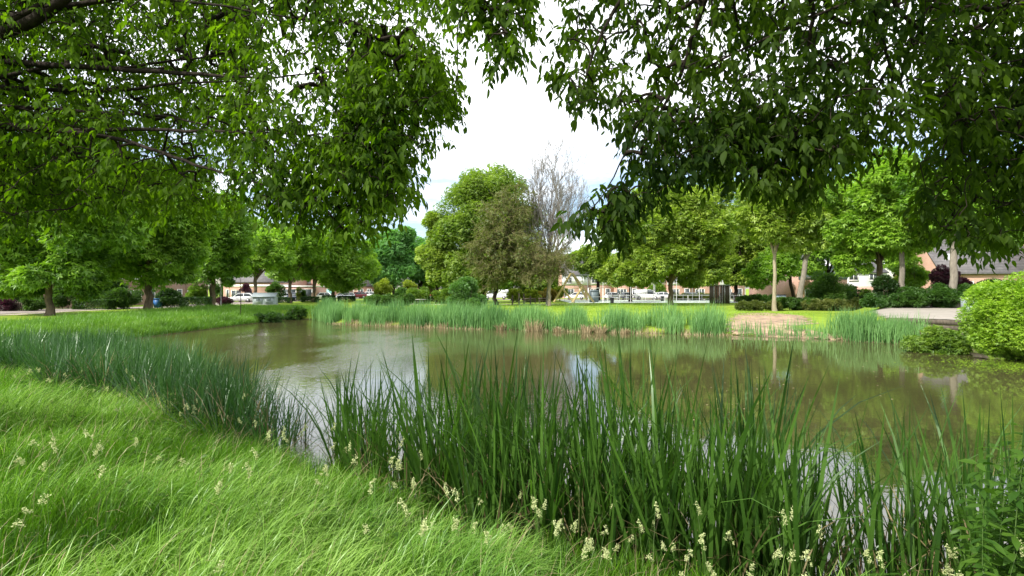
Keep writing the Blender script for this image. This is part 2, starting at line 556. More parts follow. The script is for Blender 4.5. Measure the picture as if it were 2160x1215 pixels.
def ground_mat():
    m, nt, new = new_mat('turf_ground')
    p = new('ShaderNodeBsdfPrincipled')
    tc = new('ShaderNodeTexCoord')
    n1 = noise(nt, 0.25, 6, tc.outputs['Object'], 0.65)
    n2 = noise(nt, 6.0, 5, tc.outputs['Object'], 0.7)
    sep = new('ShaderNodeSeparateXYZ'); nt.links.new(tc.outputs['Object'], sep.inputs[0])
    lawn = ramp(nt, n1, [(0.3, (0.120, 0.200, 0.018)), (0.7, (0.240, 0.330, 0.036))])
    lawn = mix_rgb(nt, 0.6, lawn, ramp(nt, n2, [(0.25, (0.45, 0.5, 0.4)), (0.75, (1.3, 1.25, 1.2))]), 'MULTIPLY')
    mr = new('ShaderNodeMapRange'); nt.links.new(sep.outputs[1], mr.inputs[0])
    mr.inputs[1].default_value = 20; mr.inputs[2].default_value = 30
    near = ramp(nt, n2, [(0.3, (0.040, 0.080, 0.012)), (0.7, (0.085, 0.150, 0.020))])
    c = mix_rgb(nt, mr.outputs[0], near, lawn)
    mz = new('ShaderNodeMapRange'); nt.links.new(sep.outputs[2], mz.inputs[0])
    mz.inputs[1].default_value = 0.0; mz.inputs[2].default_value = 0.14
    c = mix_rgb(nt, mz.outputs[0], (0.055, 0.042, 0.022), c)
    nt.links.new(c, p.inputs['Base Color'])
    p.inputs['Roughness'].default_value = 0.95
    p.inputs['Specular IOR Level'].default_value = 0.1
    b = new('ShaderNodeBump'); b.inputs['Strength'].default_value = 0.6; b.inputs['Distance'].default_value = 0.05
    nt.links.new(n2, b.inputs['Height']); nt.links.new(b.outputs[0], p.inputs['Normal'])
    out(nt, p.outputs[0])
    return m


tag(mk('ground', np.stack([GX, GY, GZ], axis=-1), quads, ground_mat(), smooth=True), kind='structure')


def water_mat():
    m, nt, new = new_mat('pond_water')
    p = new('ShaderNodeBsdfPrincipled')
    tc = new('ShaderNodeTexCoord')
    n0 = noise(nt, 0.12, 3, tc.outputs['Object'])
    c = ramp(nt, n0, [(0.3, (0.044, 0.043, 0.016)), (0.7, (0.066, 0.061, 0.026))])
    nt.links.new(c, p.inputs['Base Color'])
    p.inputs['Roughness'].default_value = 0.03
    p.inputs['IOR'].default_value = 1.5
    p.inputs['Specular IOR Level'].default_value = 1.0
    mp = new('ShaderNodeMapping'); mp.inputs['Scale'].default_value = (1.0, 1.5, 1)
    nt.links.new(tc.outputs['Object'], mp.inputs[0])
    w1 = noise(nt, 4.6, 3, mp.outputs[0], 0.55)
    w2 = noise(nt, 0.9, 2, mp.outputs[0], 0.5)
    # a breeze ruffles the open left half, the right half lies calmer
    sep = new('ShaderNodeSeparateXYZ'); nt.links.new(tc.outputs['Object'], sep.inputs[0])
    mr = new('ShaderNodeMapRange'); nt.links.new(sep.outputs[0], mr.inputs[0])
    mr.inputs[1].default_value = 4.0; mr.inputs[2].default_value = -6.0
    mr.inputs[3].default_value = 0.08; mr.inputs[4].default_value = 1.0
    mpp = new('ShaderNodeMapping'); mpp.inputs['Scale'].default_value = (1.0, 0.55, 1); nt.links.new(tc.outputs['Object'], mpp.inputs[0])
    pt = noise(nt, 0.20, 2, mpp.outputs[0])
    pm = new('ShaderNodeMapRange'); nt.links.new(pt, pm.inputs[0])
    pm.inputs[1].default_value = 0.44; pm.inputs[2].default_value = 0.58
    pm.inputs[3].default_value = 0.2; pm.inputs[4].default_value = 1.0
    mu = new('ShaderNodeMath'); mu.operation = 'MULTIPLY'
    nt.links.new(mr.outputs[0], mu.inputs[0]); nt.links.new(pm.outputs[0], mu.inputs[1])
    mu2 = new('ShaderNodeMath'); mu2.operation = 'MULTIPLY'; nt.links.new(mu.outputs[0], mu2.inputs[0]); mu2.inputs[1].default_value = 0.34
    b1 = new('ShaderNodeBump'); b1.inputs['Distance'].default_value = 0.06
    nt.links.new(mu2.outputs[0], b1.inputs['Strength']); nt.links.new(w1, b1.inputs['Height'])
    b2 = new('ShaderNodeBump'); b2.inputs['Strength'].default_value = 0.022; b2.inputs['Distance'].default_value = 0.1
    nt.links.new(w2, b2.inputs['Height']); nt.links.new(b1.outputs[0], b2.inputs['Normal'])
    nt.links.new(b2.outputs[0], p.inputs['Normal'])
    out(nt, p.outputs[0])
    return m


tag(mk('pond_water', [(-24, 2, 0), (26, 2, 0), (26, 50, 0), (-24, 50, 0)], np.array([(0, 1, 2, 3)]), water_mat()), kind='structure')


def sheet(name, poly, mat, lift=0.02, step=None, kind='structure', ragged=0.0):
    """a draped sheet over the ground: grid cells inside a polygon"""
    poly = np.array(poly, float)
    lo = poly.min(0); hi = poly.max(0)
    step = step or max(0.4, (hi - lo).max() / 90)
    xs = np.arange(lo[0], hi[0] + step, step); ys = np.arange(lo[1], hi[1] + step, step)
    X, Y = np.meshgrid(xs, ys)
    Z = hgt(X, Y) + lift
    J = np.arange(X.size).reshape(X.shape)
    q = np.stack([J[:-1, :-1], J[:-1, 1:], J[1:, 1:], J[1:, :-1]], axis=-1).reshape(-1, 4)
    cx = X.ravel()[q].mean(1); cy = Y.ravel()[q].mean(1)
    if ragged:
        jn = np.stack([cx, cy, 0 * cx], 1)
        cx = cx + ragged * snoise(jn, 0.7, 1) + ragged * rng.normal(size=len(cx)) * 0.5; cy = cy + 1.6 * ragged * snoise(jn, 0.7, 2)
    ins = np.zeros(len(q), bool)
    for a, b in zip(poly, np.roll(poly, -1, axis=0)):
        c = (a[1] > cy) != (b[1] > cy)
        ins ^= c & (cx < a[0] + (cy - a[1]) * (b[0] - a[0]) / ((b[1] - a[1]) or 1e-9))
    V = np.stack([X, Y, Z], -1).reshape(-1, 3)
    q = q[ins]
    used, inv = np.unique(q, return_inverse=True)
    return tag(mk(name, V[used], inv.reshape(-1, 4), mat, smooth=True), kind=kind)


M['asphalt'] = plain('street_clinker', (0.22, 0.185, 0.165), 0.9, var=0.2, scale=2, bump=0.2)
M['path'] = plain('sandy_path', (0.42, 0.37, 0.28), 0.95, var=0.2, scale=1.5)
M['paving'] = plain('plaza_paving', (0.23, 0.205, 0.175), 0.9, var=0.15, scale=1.2)
M['court'] = plain('court_surface', (0.36, 0.42, 0.37), 0.9, var=0.1, scale=0.8)
M['dirt'] = plain('bare_earth', (0.26, 0.180, 0.118), 0.95, var=0.6, scale=1.6, bump=1.0)
sheet('street', [(-46.5, 30), (-40.5, 30), (-40.5, 84), (-36, 110), (-30, 140), (-42, 140), (-43, 112), (-46.5, 86)], M['asphalt'], 0.02, 1.0)
sheet('footpath', [(-39.8, 30), (-38.4, 30), (-38.4, 84), (-30, 128), (-32, 128), (-39.8, 84)], M['path'], 0.03, 0.6)
sheet('far_street', [(-28, 100), (75, 100), (75, 108), (-28, 108)], M['asphalt'], 0.02, 2.0)
sheet('sports_court', [(9, 80), (41, 80), (41, 97), (9, 97)], M['court'], 0.03, 1.0)
sheet('lawn_path', [(-22, 70), (12, 74), (12, 76), (-22, 72)], M['path'], 0.02, 0.6)
sheet('plaza_paving', [(21.3, 29.2), (22.4, 27.2), (24.0, 25.2), (27, 23), (46, 24), (60, 44), (36, 45.5), (29.5, 42)], M['paving'], 0.05, 0.4)
sheet('bare_earth', [at(1532, 0, 31)[:2], (14.2, 29.5), (16.6, 27.8), (18.0, 27.6), at(1672, 0, 31)[:2], at(1715, 0, 34)[:2], at(1690, 0, 43)[:2], at(1620, 0, 49)[:2], at(1550, 0, 46)[:2]], M['dirt'], 0.018, 0.16, ragged=0.4)

# ------------------------------------------------------------------ camera, sky, sun
cam = bpy.data.cameras.new('camera')
cam.sensor_width = 36
cam.lens = 18.0
cam.clip_end = 3000
cam.clip_start = 0.05
co = bpy.data.objects.new('camera', cam)
COL.objects.link(co)
co.location = (0, 0, CZ)
co.rotation_euler = (math.radians(90), 0, 0)
scene.camera = co

SUN_EL = math.radians(43)
SUN_AZ = math.radians(232)         # clockwise from +Y: behind the camera, to its left
sunvec = Vector((math.sin(SUN_AZ) * math.cos(SUN_EL), math.cos(SUN_AZ) * math.cos(SUN_EL), math.sin(SUN_EL)))
sl = bpy.data.lights.new('sun', 'SUN')
sl.energy = 5.0
sl.angle = math.radians(0.6)
sl.color = (1.0, 0.95, 0.86)
so = bpy.data.objects.new('sun', sl)
COL.objects.link(so)
so.rotation_euler = (-sunvec).to_track_quat('-Z', 'Y').to_euler()

w = bpy.data.worlds.new('World')
scene.world = w
w.use_nodes = True
nt = w.node_tree
nt.nodes.clear()
new = nt.nodes.new
sky = new('ShaderNodeTexSky')
sky.sky_type = 'NISHITA'
sky.sun_disc = False
sky.sun_elevation = SUN_EL
sky.sun_rotation = SUN_AZ
tc = new('ShaderNodeTexCoord')
mp = new('ShaderNodeMapping'); mp.inputs['Scale'].default_value = (1.2, 1.2, 4.5); mp.inputs['Location'].default_value = (0.35, 0.2, 0.0)
nt.links.new(tc.outputs['Generated'], mp.inputs[0])
cn = noise(nt, 1.6, 7, mp.outputs[0], 0.6)
cm = ramp(nt, cn, [(0.49, (0, 0, 0)), (0.67, (1, 1, 1))])
# more cloud overhead, some thin blue low over the trees
sp = new('ShaderNodeSeparateXYZ'); nt.links.new(tc.outputs['Generated'], sp.inputs[0])
mr = new('ShaderNodeMapRange'); nt.links.new(sp.outputs[2], mr.inputs[0])
mr.inputs[1].default_value = 0.19; mr.inputs[2].default_value = 0.34
cl = mix_rgb(nt, mr.outputs[0], cm, (0.96, 0.96, 0.96))
bg1 = new('ShaderNodeBackground'); nt.links.new(sky.outputs[0], bg1.inputs[0]); bg1.inputs[1].default_value = 0.15
bg2 = new('ShaderNodeBackground'); bg2.inputs[0].default_value = (0.97, 0.985, 1.0, 1); bg2.inputs[1].default_value = 1.55
ms = new('ShaderNodeMixShader')
nt.links.new(cl, ms.inputs[0]); nt.links.new(bg1.outputs[0], ms.inputs[1]); nt.links.new(bg2.outputs[0], ms.inputs[2])
wo = new('ShaderNodeOutputWorld')
nt.links.new(ms.outputs[0], wo.inputs[0])
scene.view_settings.view_transform = 'Standard'
scene.view_settings.look = 'None'
scene.view_settings.exposure = 0.58
scene.view_settings.gamma = 1.0
scene.view_settings.use_curve_mapping = False
scene.cycles.max_bounces = 8
scene.cycles.diffuse_bounces = 4
scene.cycles.transmission_bounces = 6
scene.cycles.glossy_bounces = 3
scene.cycles.sample_clamp_indirect = 6.0

#SECTION2
# ------------------------------------------------------------------ trees
def crown_mesh(ells, size, cover=2.2, tmpl=LEAF3, lobes=30, lobe_r=0.38, seed=1, cap=30000, droop=0.45, flat=0.8):
    """leaf clumps in lobes over the shell of each ellipsoid; returns V, F, lobe centres"""
    r = np.random.default_rng(seed)
    P, D, N, S, C = [], [], [], [], []
    tot = sum(4 * np.pi * (e[3] * e[4] + e[4] * e[5] + e[3] * e[5]) / 3 for e in ells)
    ntot = min(cap, int(cover * tot / (0.30 * size * size)))
    for e in ells:
        c = np.array(e[:3]); R = np.array(e[3:6])
        area = 4 * np.pi * (R[0] * R[1] + R[1] * R[2] + R[0] * R[2]) / 3
        n = int(ntot * area / tot)
        nl = max(5, int(lobes * area / tot * len(ells) ** 0.5))
        v = norm(r.normal(size=(nl, 3)))
        rad = r.uniform(0.40, 0.82, nl)
        lc = c + v * R * rad[:, None]
        lr = R.mean() * lobe_r * r.uniform(0.65, 1.35, nl)
        pick = r.choice(nl, n, p=lr ** 2 / (lr ** 2).sum())
        dv = norm(r.normal(size=(n, 3)) + 0.35 * v[pick] + np.array([0, 0, 0.25]))
        rr = lr[pick] * (0.35 + 0.75 * r.random(n) ** 0.6)
        p = lc[pick] + dv * rr[:, None] * np.array([1, 1, flat])
        o = norm((p - c) / R)
        D.append(norm(dv * np.array([1, 1, 0.4]) + 0.4 * o + np.array([0, 0, -droop]) + 0.45 * r.normal(size=(n, 3))))
        N.append(norm(0.7 * dv + np.array([0, 0, 0.8]) + 0.5 * r.normal(size=(n, 3))))
        P.append(p)
        S.append(size * r.uniform(0.6, 1.35, n))
        C.append(np.concatenate([lc, lr[:, None]], axis=1))
    P, D, N, S = map(np.concatenate, (P, D, N, S))
    V, F = leaves(P, D, N, S, tmpl)
    return V, F, np.concatenate(C)


def limb(mb, p0, p1, r0, r1, bend=0.12, sides=6, seg=5, up=0.0):
    p0 = np.array(p0, float); p1 = np.array(p1, float)
    L = np.linalg.norm(p1 - p0)
    t = np.linspace(0, 1, seg + 1)
    off = rng.normal(size=3) * L * bend
    off[2] += up * L
    pts = p0 + (p1 - p0) * t[:, None] + off * (np.sin(np.pi * t))[:, None]
    mb.tube(pts, r0 + (r1 - r0) * t, sides, cap=False)
    return pts


def make_tree(name, label, x, y, ells_w, leafm, barkm, r0, fork, size=0.45, group=None, cat='tree', seed=1, nlimb=7, lean=(0, 0), **kw):
    """ells_w: world ellipsoids; the tree's own origin is at the foot of its trunk"""
    z = float(hgt(x, y))
    base = np.array([x, y, z])
    t = empty(name, base, label, cat, group)
    E = [(e[0] - x, e[1] - y, e[2] - z, *e[3:]) for e in ells_w]
    V, F, C = crown_mesh(E, size, seed=seed, **kw)
    mb = MB()
    hz_ = np.linspace(-0.3, 1, 8)
    top = np.array([lean[0], lean[1], fork])
    pts = np.stack([top[0] * np.maximum(hz_, 0) ** 1.3, top[1] * np.maximum(hz_, 0) ** 1.3, np.where(hz_ < 0, hz_ * 1.0, hz_ * fork)], axis=1)
    pts[1:-1, :2] += rng.normal(size=(6, 2)) * r0 * 0.18
    rad = r0 * (0.72 + 0.28 * np.exp(-np.maximum(hz_, 0) * 3.0) + 0.35 * np.exp(-np.maximum(hz_, 0) * 14))
    mb.tube(pts, rad, 12, cap=False)
    order = np.argsort(-C[:, 3])
    main_c = np.average(C[:, :3], axis=0)
    limb(mb, pts[-1], main_c + np.array([0, 0, 0.25 * np.ptp(C[:, 2])]), rad[-1], r0 * 0.15, 0.05, 8, 6)
    for k in order[:nlimb]:
        s = pts[-1] + np.array([0, 0, rng.uniform(-0.25, 0.6) * min(1.5, fork * 0.3)])
        q = limb(mb, s, C[k, :3], r0 * 0.42, r0 * 0.07, 0.10, 6, 6, 0.08)
        for j in range(2):
            o = order[rng.integers(0, len(order))]
            if np.linalg.norm(C[o, :3] - q[3]) < 5:
                limb(mb, q[3], C[o, :3], r0 * 0.16, r0 * 0.04, 0.1, 4, 4)
    mb.build('trunk', barkm, t, smooth=True)
    mk('crown', V, F, leafm, t)
    return t


def px_ells(L, d, zs=1.0):
    """crown outlines given in photo pixels at the tree's own distance -> real ellipsoids"""
    o = []
    for cx, cy, rx, ry, *dd in L:
        D = d + (dd[0] if dd else 0)
        c = at(cx, cy, D)
        s = D / FPX
        o.append((c[0], c[1], c[2], rx * s, max(rx, ry * 0.7) * s * zs, ry * s))
    return o


def tree_px(name, label, px, d, L, leafm, barkm, wpx, fork_px, **kw):
    x = (px - 1080) / FPX * d
    z = float(hgt(x, d))
    fork = (HZ - fork_px) / FPX * d + CZ - z
    return make_tree(name, label, x, d, px_ells(L, d, kw.pop('zs', 0.9)), M[leafm], M[barkm], wpx / 2 * d / FPX, fork, **kw)


row = 'street trees along the left bank'
tree_px('street_tree', 'maple with a thick trunk nearest on the left bank, beside the dark picket fence', 103, 39,
        [(90, 510, 125, 112), (20, 575, 90, 52), (120, 575, 105, 46), (190, 420, 130, 110), (20, 420, 130, 130), (100, 330, 150, 110)], 'maple', 'bark', 16, 590, group=row, seed=11, size=0.42, cap=34000)
tree_px('street_tree', 'maple on the left bank standing before the clipped box hedge and brown brick wall', 313, 48,
        [(320, 530, 105, 72), (260, 565, 60, 34), (385, 565, 50, 36), (240, 470, 90, 80), (330, 430, 120, 90), (400, 490, 70, 75)], 'maple_bright', 'bark', 17, 590, group=row, seed=12, size=0.42, cap=34000)
tree_px('street_tree', 'darker maple on the left bank beside the thin pale sign pole', 449, 63,
        [(450, 530, 70, 62), (420, 575, 34, 24), (490, 580, 30, 26), (470, 470, 80, 60), (500, 545, 40, 40)], 'maple', 'bark', 14, 590, group=row, seed=13, size=0.45)
tree_px('street_tree', 'forked maple directly left of the grey gabled kiosk', 538, 73,
        [(548, 530, 55, 48), (520, 545, 42, 40), (590, 520, 40, 42)], 'maple_bright', 'bark', 9, 592, group=row, seed=14, size=0.45, nlimb=9, cover=1.6)
tree_px('street_tree', 'maple on the left bank just right of the grey gabled kiosk', 611, 80,
        [(600, 540, 45, 40), (640, 510, 50, 50), (615, 580, 30, 22)], 'maple_bright', 'bark', 9, 600, group=row, seed=15, size=0.48)
tree_px('street_tree', 'maple on the left bank before the pink gabled house', 662, 86,
        [(665, 545, 50, 42), (690, 515, 55, 50), (640, 560, 36, 32)], 'maple_bright', 'bark', 9, 605, group=row, seed=16, size=0.48)
tree_px('street_tree', 'last maple of the left bank row, with a wide bright crown', 703, 91,
        [(735, 555, 62, 46), (700, 520, 60, 50), (775, 550, 45, 40), (720, 590, 50, 22)], 'maple_bright', 'bark', 9, 606, group=row, seed=17, size=0.48)

far = 'tall trees far behind the pond'
tree_px('background_tree', 'tall blue-green tree far back, left of the central broad tree', 830, 135,
        [(815, 540, 55, 62), (850, 560, 45, 50), (790, 560, 45, 50), (835, 500, 40, 26)], 'bluegreen', 'bark_dark', 8, 605, group=far, seed=21, size=0.85, cover=2.6)
tree_px('background_tree', 'dark blue-green tree farthest back, half hidden by the central broad tree', 885, 145,
        [(885, 548, 40, 52), (900, 560, 40, 45)], 'bluegreen', 'bark_dark', 8, 605, group=far, seed=22, size=0.85, cover=2.6)
tree_px('background_tree', 'green tree far back above the house roofs behind the street row', 560, 140,
        [(540, 520, 75, 60), (620, 530, 60, 50), (460, 520, 70, 60)], 'maple', 'bark_dark', 8, 600, group=far, seed=23, size=0.9)
tree_px('background_tree', 'green tree far back, behind the left brick terrace', 250, 120,
        [(240, 520, 120, 70), (100, 500, 110, 80), (390, 530, 90, 60)], 'maple', 'bark_dark', 8, 600, group=far, seed=24, size=0.9)

# central group
tree_px('broad_tree', 'broad yellow-green tree, the tallest leafy crown above the middle of the far bank', 1022, 82,
        [(1028, 398, 68, 64), (992, 455, 72, 74), (1078, 440, 66, 80), (970, 525, 70, 64), (1010, 565, 80, 46), (1090, 540, 66, 56), (1035, 480, 80, 80)], 'bigtree', 'bark_dark', 10, 592,
        seed=31, size=0.42, cap=70000, lobes=110, lobe_r=0.34, cover=2.4)
tree_px('columnar_tree', 'conical yellow-green tree leaning on the left flank of the broad tree', 922, 84,
        [(925, 480, 26, 40), (920, 540, 36, 50), (938, 575, 36, 38)], 'linden', 'bark_dark', 8, 606, seed=32, size=0.42, lobes=40, lobe_r=0.36, cover=3.0)
tree_px('maple_tree', 'lone maple with dense rounded crown on the lawn before the white ball-court rails', 1414, 69,
        [(1390, 480, 82, 60), (1440, 430, 85, 60), (1340, 510, 58, 55), (1480, 490, 80, 62), (1410, 548, 95, 42), (1500, 550, 55, 40), (1352, 575, 52, 26), (1478, 578, 60, 24)], 'linden', 'bark', 13, 602,
        seed=33, size=0.46, cap=60000, lobes=90, lobe_r=0.28, cover=2.6)
tree_px('linden_tree', 'yellow-topped linden just left of the lone maple, behind the hanging branch', 1330, 84,
        [(1310, 470, 50, 60), (1345, 440, 55, 50), (1290, 540, 45, 45), (1305, 580, 42, 22)], 'linden', 'bark_dark', 8, 595, seed=34, size=0.5, cap=26000)
tree_px('linden_tree', 'dark-stemmed linden beside the brown slatted hut', 1552, 84,
        [(1570, 480, 65, 60), (1540, 430, 60, 50), (1585, 545, 52, 40), (1530, 560, 40, 40), (1560, 585, 55, 20)], 'linden', 'bark_dark', 10, 600, seed=35, size=0.5, cap=30000)
tree_px('linden_tree', 'slim linden with a tall pale bare stem rising from the clipped shrub bed', 1634, 52,
        [(1640, 470, 70, 50), (1600, 440, 55, 45), (1690, 470, 55, 50), (1660, 420, 60, 40)], 'linden', 'bark_pale', 9, 535, seed=36, size=0.4, cap=28000)
tree_px('park_tree', 'pale-trunked tree behind the shrub bed, its stem leaning right', 1686, 66,
        [(1700, 480, 60, 50), (1740, 460, 60, 55), (1690, 420, 60, 50)], 'linden', 'bark_grey', 13, 545, seed=37, size=0.48, cap=26000, lean=(0.8, 0))
tree_px('park_tree', 'narrow dark trunk close to the pale leaning trunk by the shrub bed', 1677, 70,
        [(1640, 560, 40, 42), (1610, 575, 36, 32)], 'maple', 'bark_dark', 8, 575, seed=38, size=0.48, lean=(-1.0, 0), nlimb=4)
tree_px('park_tree', 'forked dark-trunked tree beside the dark round shrub on the right slope', 1856, 50,
        [(1830, 500, 85, 55), (1780, 470, 60, 60), (1880, 460, 75, 55), (1800, 545, 50, 28), (1815, 405, 80, 60)], 'maple_bright', 'bark', 15, 560, seed=39, size=0.42, cap=34000, nlimb=8)
tree_px('park_tree', 'straight mossy trunk between the dark round shrub and the yellow shrub', 1902, 47,
        [(1910, 490, 70, 55), (1950, 450, 70, 50), (1900, 420, 90, 50), (1890, 365, 90, 50)], 'maple_bright', 'bark_grey', 13, 540, seed=40, size=0.42, cap=32000)
tree_px('park_tree', 'thick smooth grey trunk in front of the purple maple', 2011, 42,
        [(2030, 430, 110, 60), (2090, 480, 80, 50), (1990, 400, 80, 60)], 'maple', 'bark_grey', 17, 500, seed=41, size=0.42, cap=34000)
tree_px('park_tree', 'dark tree deep in shade behind the right slope shrubs', 1745, 78,
        [(1745, 520, 60, 45), (1790, 500, 60, 50), (1700, 540, 40, 40)], 'maple', 'bark_dark', 9, 590, seed=42, size=0.55)
tree_px('park_tree', 'bright leafy tree filling the gap left of the tiled roof', 1925, 66,
        [(1930, 520, 45, 45), (1960, 490, 50, 45), (1880, 540, 40, 35)], 'maple_bright', 'bark_dark', 8, 590, seed=43, size=0.5)
tree_px('background_tree', 'tree behind the brick terrace right of the ball court', 1600, 140,
        [(1500, 530, 90, 50), (1620, 520, 90, 60), (1740, 520, 80, 60)], 'maple', 'bark_dark', 8, 600, group=far, seed=25, size=0.9)
tree_px('background_tree', 'dark tree far back closing the view behind the broad tree and the white van', 1000, 150,
        [(960, 560, 80, 48), (1050, 555, 90, 52), (1000, 585, 110, 26)], 'maple', 'bark_dark', 8, 602, group=far, seed=27, size=0.9, cover=2.8)
tree_px('background_tree', 'dull green tree far back behind the foot of the dead tree', 1165, 150,
        [(1140, 575, 70, 36), (1205, 572, 60, 34), (1170, 592, 100, 18)], 'bigtree', 'bark_dark', 8, 602, group=far, seed=28, size=0.9, cover=2.8)
tree_px('background_tree', 'leafy tree behind the climbing frame, in front of the pink terrace', 1262, 96,
        [(1260, 560, 38, 30), (1230, 548, 30, 28), (1290, 570, 30, 22)], 'bigtree', 'bark_dark', 9, 592, group=far, seed=26, size=0.5)


# ---------------- leafless trees: recursive branching into fine twigs
def branch_out(p, d, L, r, depth, segs, rnd, up, spread, kids):
    n = 3
    q = p
    dd = d
    for i in range(n):
        dd = norm(dd + rnd.normal(size=3) * 0.10 + np.array([0, 0, up]) * 0.12)
        e = q + dd * L / n
        segs.append((q, e, r * (1 - 0.28 * i / n), r * (1 - 0.28 * (i + 1) / n)))
        if depth > 0 and (i > 0 or depth < 3):
            for _ in range(kids):
                s = rnd.normal(size=3); s = norm(s - dd * (s @ dd))
                nd = norm(dd * math.cos(spread) + s * math.sin(spread))
                branch_out(e, nd, L * rnd.uniform(0.55, 0.78), r * 0.52, depth - 1, segs, rnd, up, spread, kids)
        q = e


def bare_tree(name, label, px, d, wpx, fork_px, top_px, limbs, barkm, twigm, seed, up, spread, rmin, droop=0.0, cat='tree', leafy=None, depth=3, kk=1, start=1):
    rnd = np.random.default_rng(seed)
    x = (px - 1080) / FPX * d
    z = float(hgt(x, d))
    t = empty(name, (x, d, z), label, cat)
    fork = (HZ - fork_px) / FPX * d + CZ - z
    r0 = wpx / 2 * d / FPX
    mb = MB()
    h = np.linspace(-0.1, 1, 7)
    pts = np.stack([rnd.normal(size=7) * r0 * 0.2, rnd.normal(size=7) * r0 * 0.2, h * fork], axis=1)
    mb.tube(pts, r0 * (0.75 + 0.35 * np.exp(-np.maximum(h, 0) * 6)), 10, cap=False)
    segs = []
    for (ex, ey, dy, rr, L2) in limbs:
        e = at(ex, ey, d + dy) - np.array([x, d, z])
        s = np.array([0, 0, fork * rnd.uniform(0.8, 1.0)])
        k = 8
        tt = np.linspace(0, 1, k + 1)
        off = rnd.normal(size=3) * 0.05 * np.linalg.norm(e - s)
        c = s + (e - s) * tt[:, None] + off * np.sin(np.pi * tt)[:, None]
        c[:, 2] += droop * np.linalg.norm(e - s) * np.sin(np.pi * tt)
        rl = r0 * rr * (1 - 0.8 * tt)
        mb.tube(c, rl, 6, cap=False)
        for i in range(2, k + 1):
            dd = norm(c[i] - c[i - 1])
            for _ in range(start):
                sv = rnd.normal(size=3); sv = norm(sv - dd * (sv @ dd))
                nd = norm(dd * math.cos(spread) + sv * math.sin(spread) + np.array([0, 0, up * 0.3]))
                branch_out(c[i], nd, L2 * rnd.uniform(0.7, 1.2) * (1 - 0.35 * i / k), rl[i] * 0.6 + rmin, depth, segs, rnd, up, spread, kk)
    mb.build('trunk', M[barkm], t, smooth=True)
    P0, P1, R0, R1 = (np.array(v) for v in zip(*segs))
    V, F = tubes(P0, P1, np.maximum(R0, rmin), np.maximum(R1, rmin), 3)
    mk('crown', V, F, M[twigm], t)
    if leafy:
        sel = rnd.random(len(P1)) < leafy[1]
        P = P1[sel]; n = len(P)
        V, F = leaves(P, norm(rnd.normal(size=(n, 3)) + [0, 0, -0.5]), norm(rnd.normal(size=(n, 3)) + [0, 0, 1]), leafy[2] * rnd.uniform(0.6, 1.3, n), LEAF3)
        mk('foliage', V, F, M[leafy[0]], t)
    return t


bare_tree('bare_tree', 'tall leafless dead tree with a fine fan of grey twigs, right of the broad tree', 1157, 68, 10, 560, 318,
          [(1150, 340, 0, 0.40, 2.4), (1172, 335, 1.0, 0.34, 2.4), (1190, 350, 1.5, 0.34, 2.4), (1128, 368, -1, 0.34, 2.3), (1212, 378, 0, 0.34, 2.3), (1165, 380, -2, 0.30, 2.2), (1200, 405, 2, 0.30, 2.2), (1138, 400, 2, 0.30, 2.2), (1226, 420, 0, 0.28, 2.1), (1180, 420, -1.5, 0.28, 2.0), (1118, 430, 0, 0.26, 1.9), (1232, 455, 0, 0.26, 1.8)],
          'twig_grey', 'twig_grey', 5, 0.6, 0.40, 0.0125, kk=1, start=4)
bare_tree('twiggy_tree', 'half-dead drooping tree of olive-brown twigs hanging in front of the broad tree', 1045, 70, 11, 590, 380,
          [(1085, 405, -2, 0.5, 2.2), (1060, 425, -2, 0.4, 2.1), (1110, 425, -2, 0.4, 2.1), (1040, 455, -3, 0.4, 2.2), (1115, 460, -3, 0.4, 2.2), (1020, 510, -3, 0.4, 2.1), (1135, 510, -4, 0.4, 2.1), (1080, 490, -5, 0.35, 2.2), (1060, 545, -4, 0.35, 1.9), (1125, 560, -4, 0.35, 1.9), (1010, 550, -2, 0.3, 1.8), (1090, 565, -4, 0.3, 1.8), (1060, 470, -4, 0.35, 2.2), (1100, 530, -5, .3, 2.0), (1035, 570, -4, .3, 1.7), (1145, 540, -3, .3, 1.9), (1080, 440, -4, .3, 2.2)],
          'bark_dark', 'twig_tan', 6, -0.6, 0.75, 0.015, droop=0.14, leafy=('olive', 0.42, 0.30), kk=1, start=3)
bare_tree('twiggy_tree', 'low olive-brown twiggy tree hanging around the foot of the dead tree', 1160, 66, 8, 600, 520,
          [(1130, 555, -1, 0.5, 1.6), (1176, 550, -1, 0.5, 1.4), (1180, 565, 0, 0.4, 1.2), (1115, 580, -2, 0.4, 1.4), (1160, 545, -2, 0.4, 1.5), (1196, 540, 1, 0.4, 1.3), (1176, 520, 0, 0.4, 1.5), (1140, 530, -2, .4, 1.5)],
          'bark_pale', 'twig_tan', 8, -0.5, 0.75, 0.013, droop=0.15, leafy=('olive', 0.10, 0.26), kk=1, start=3)


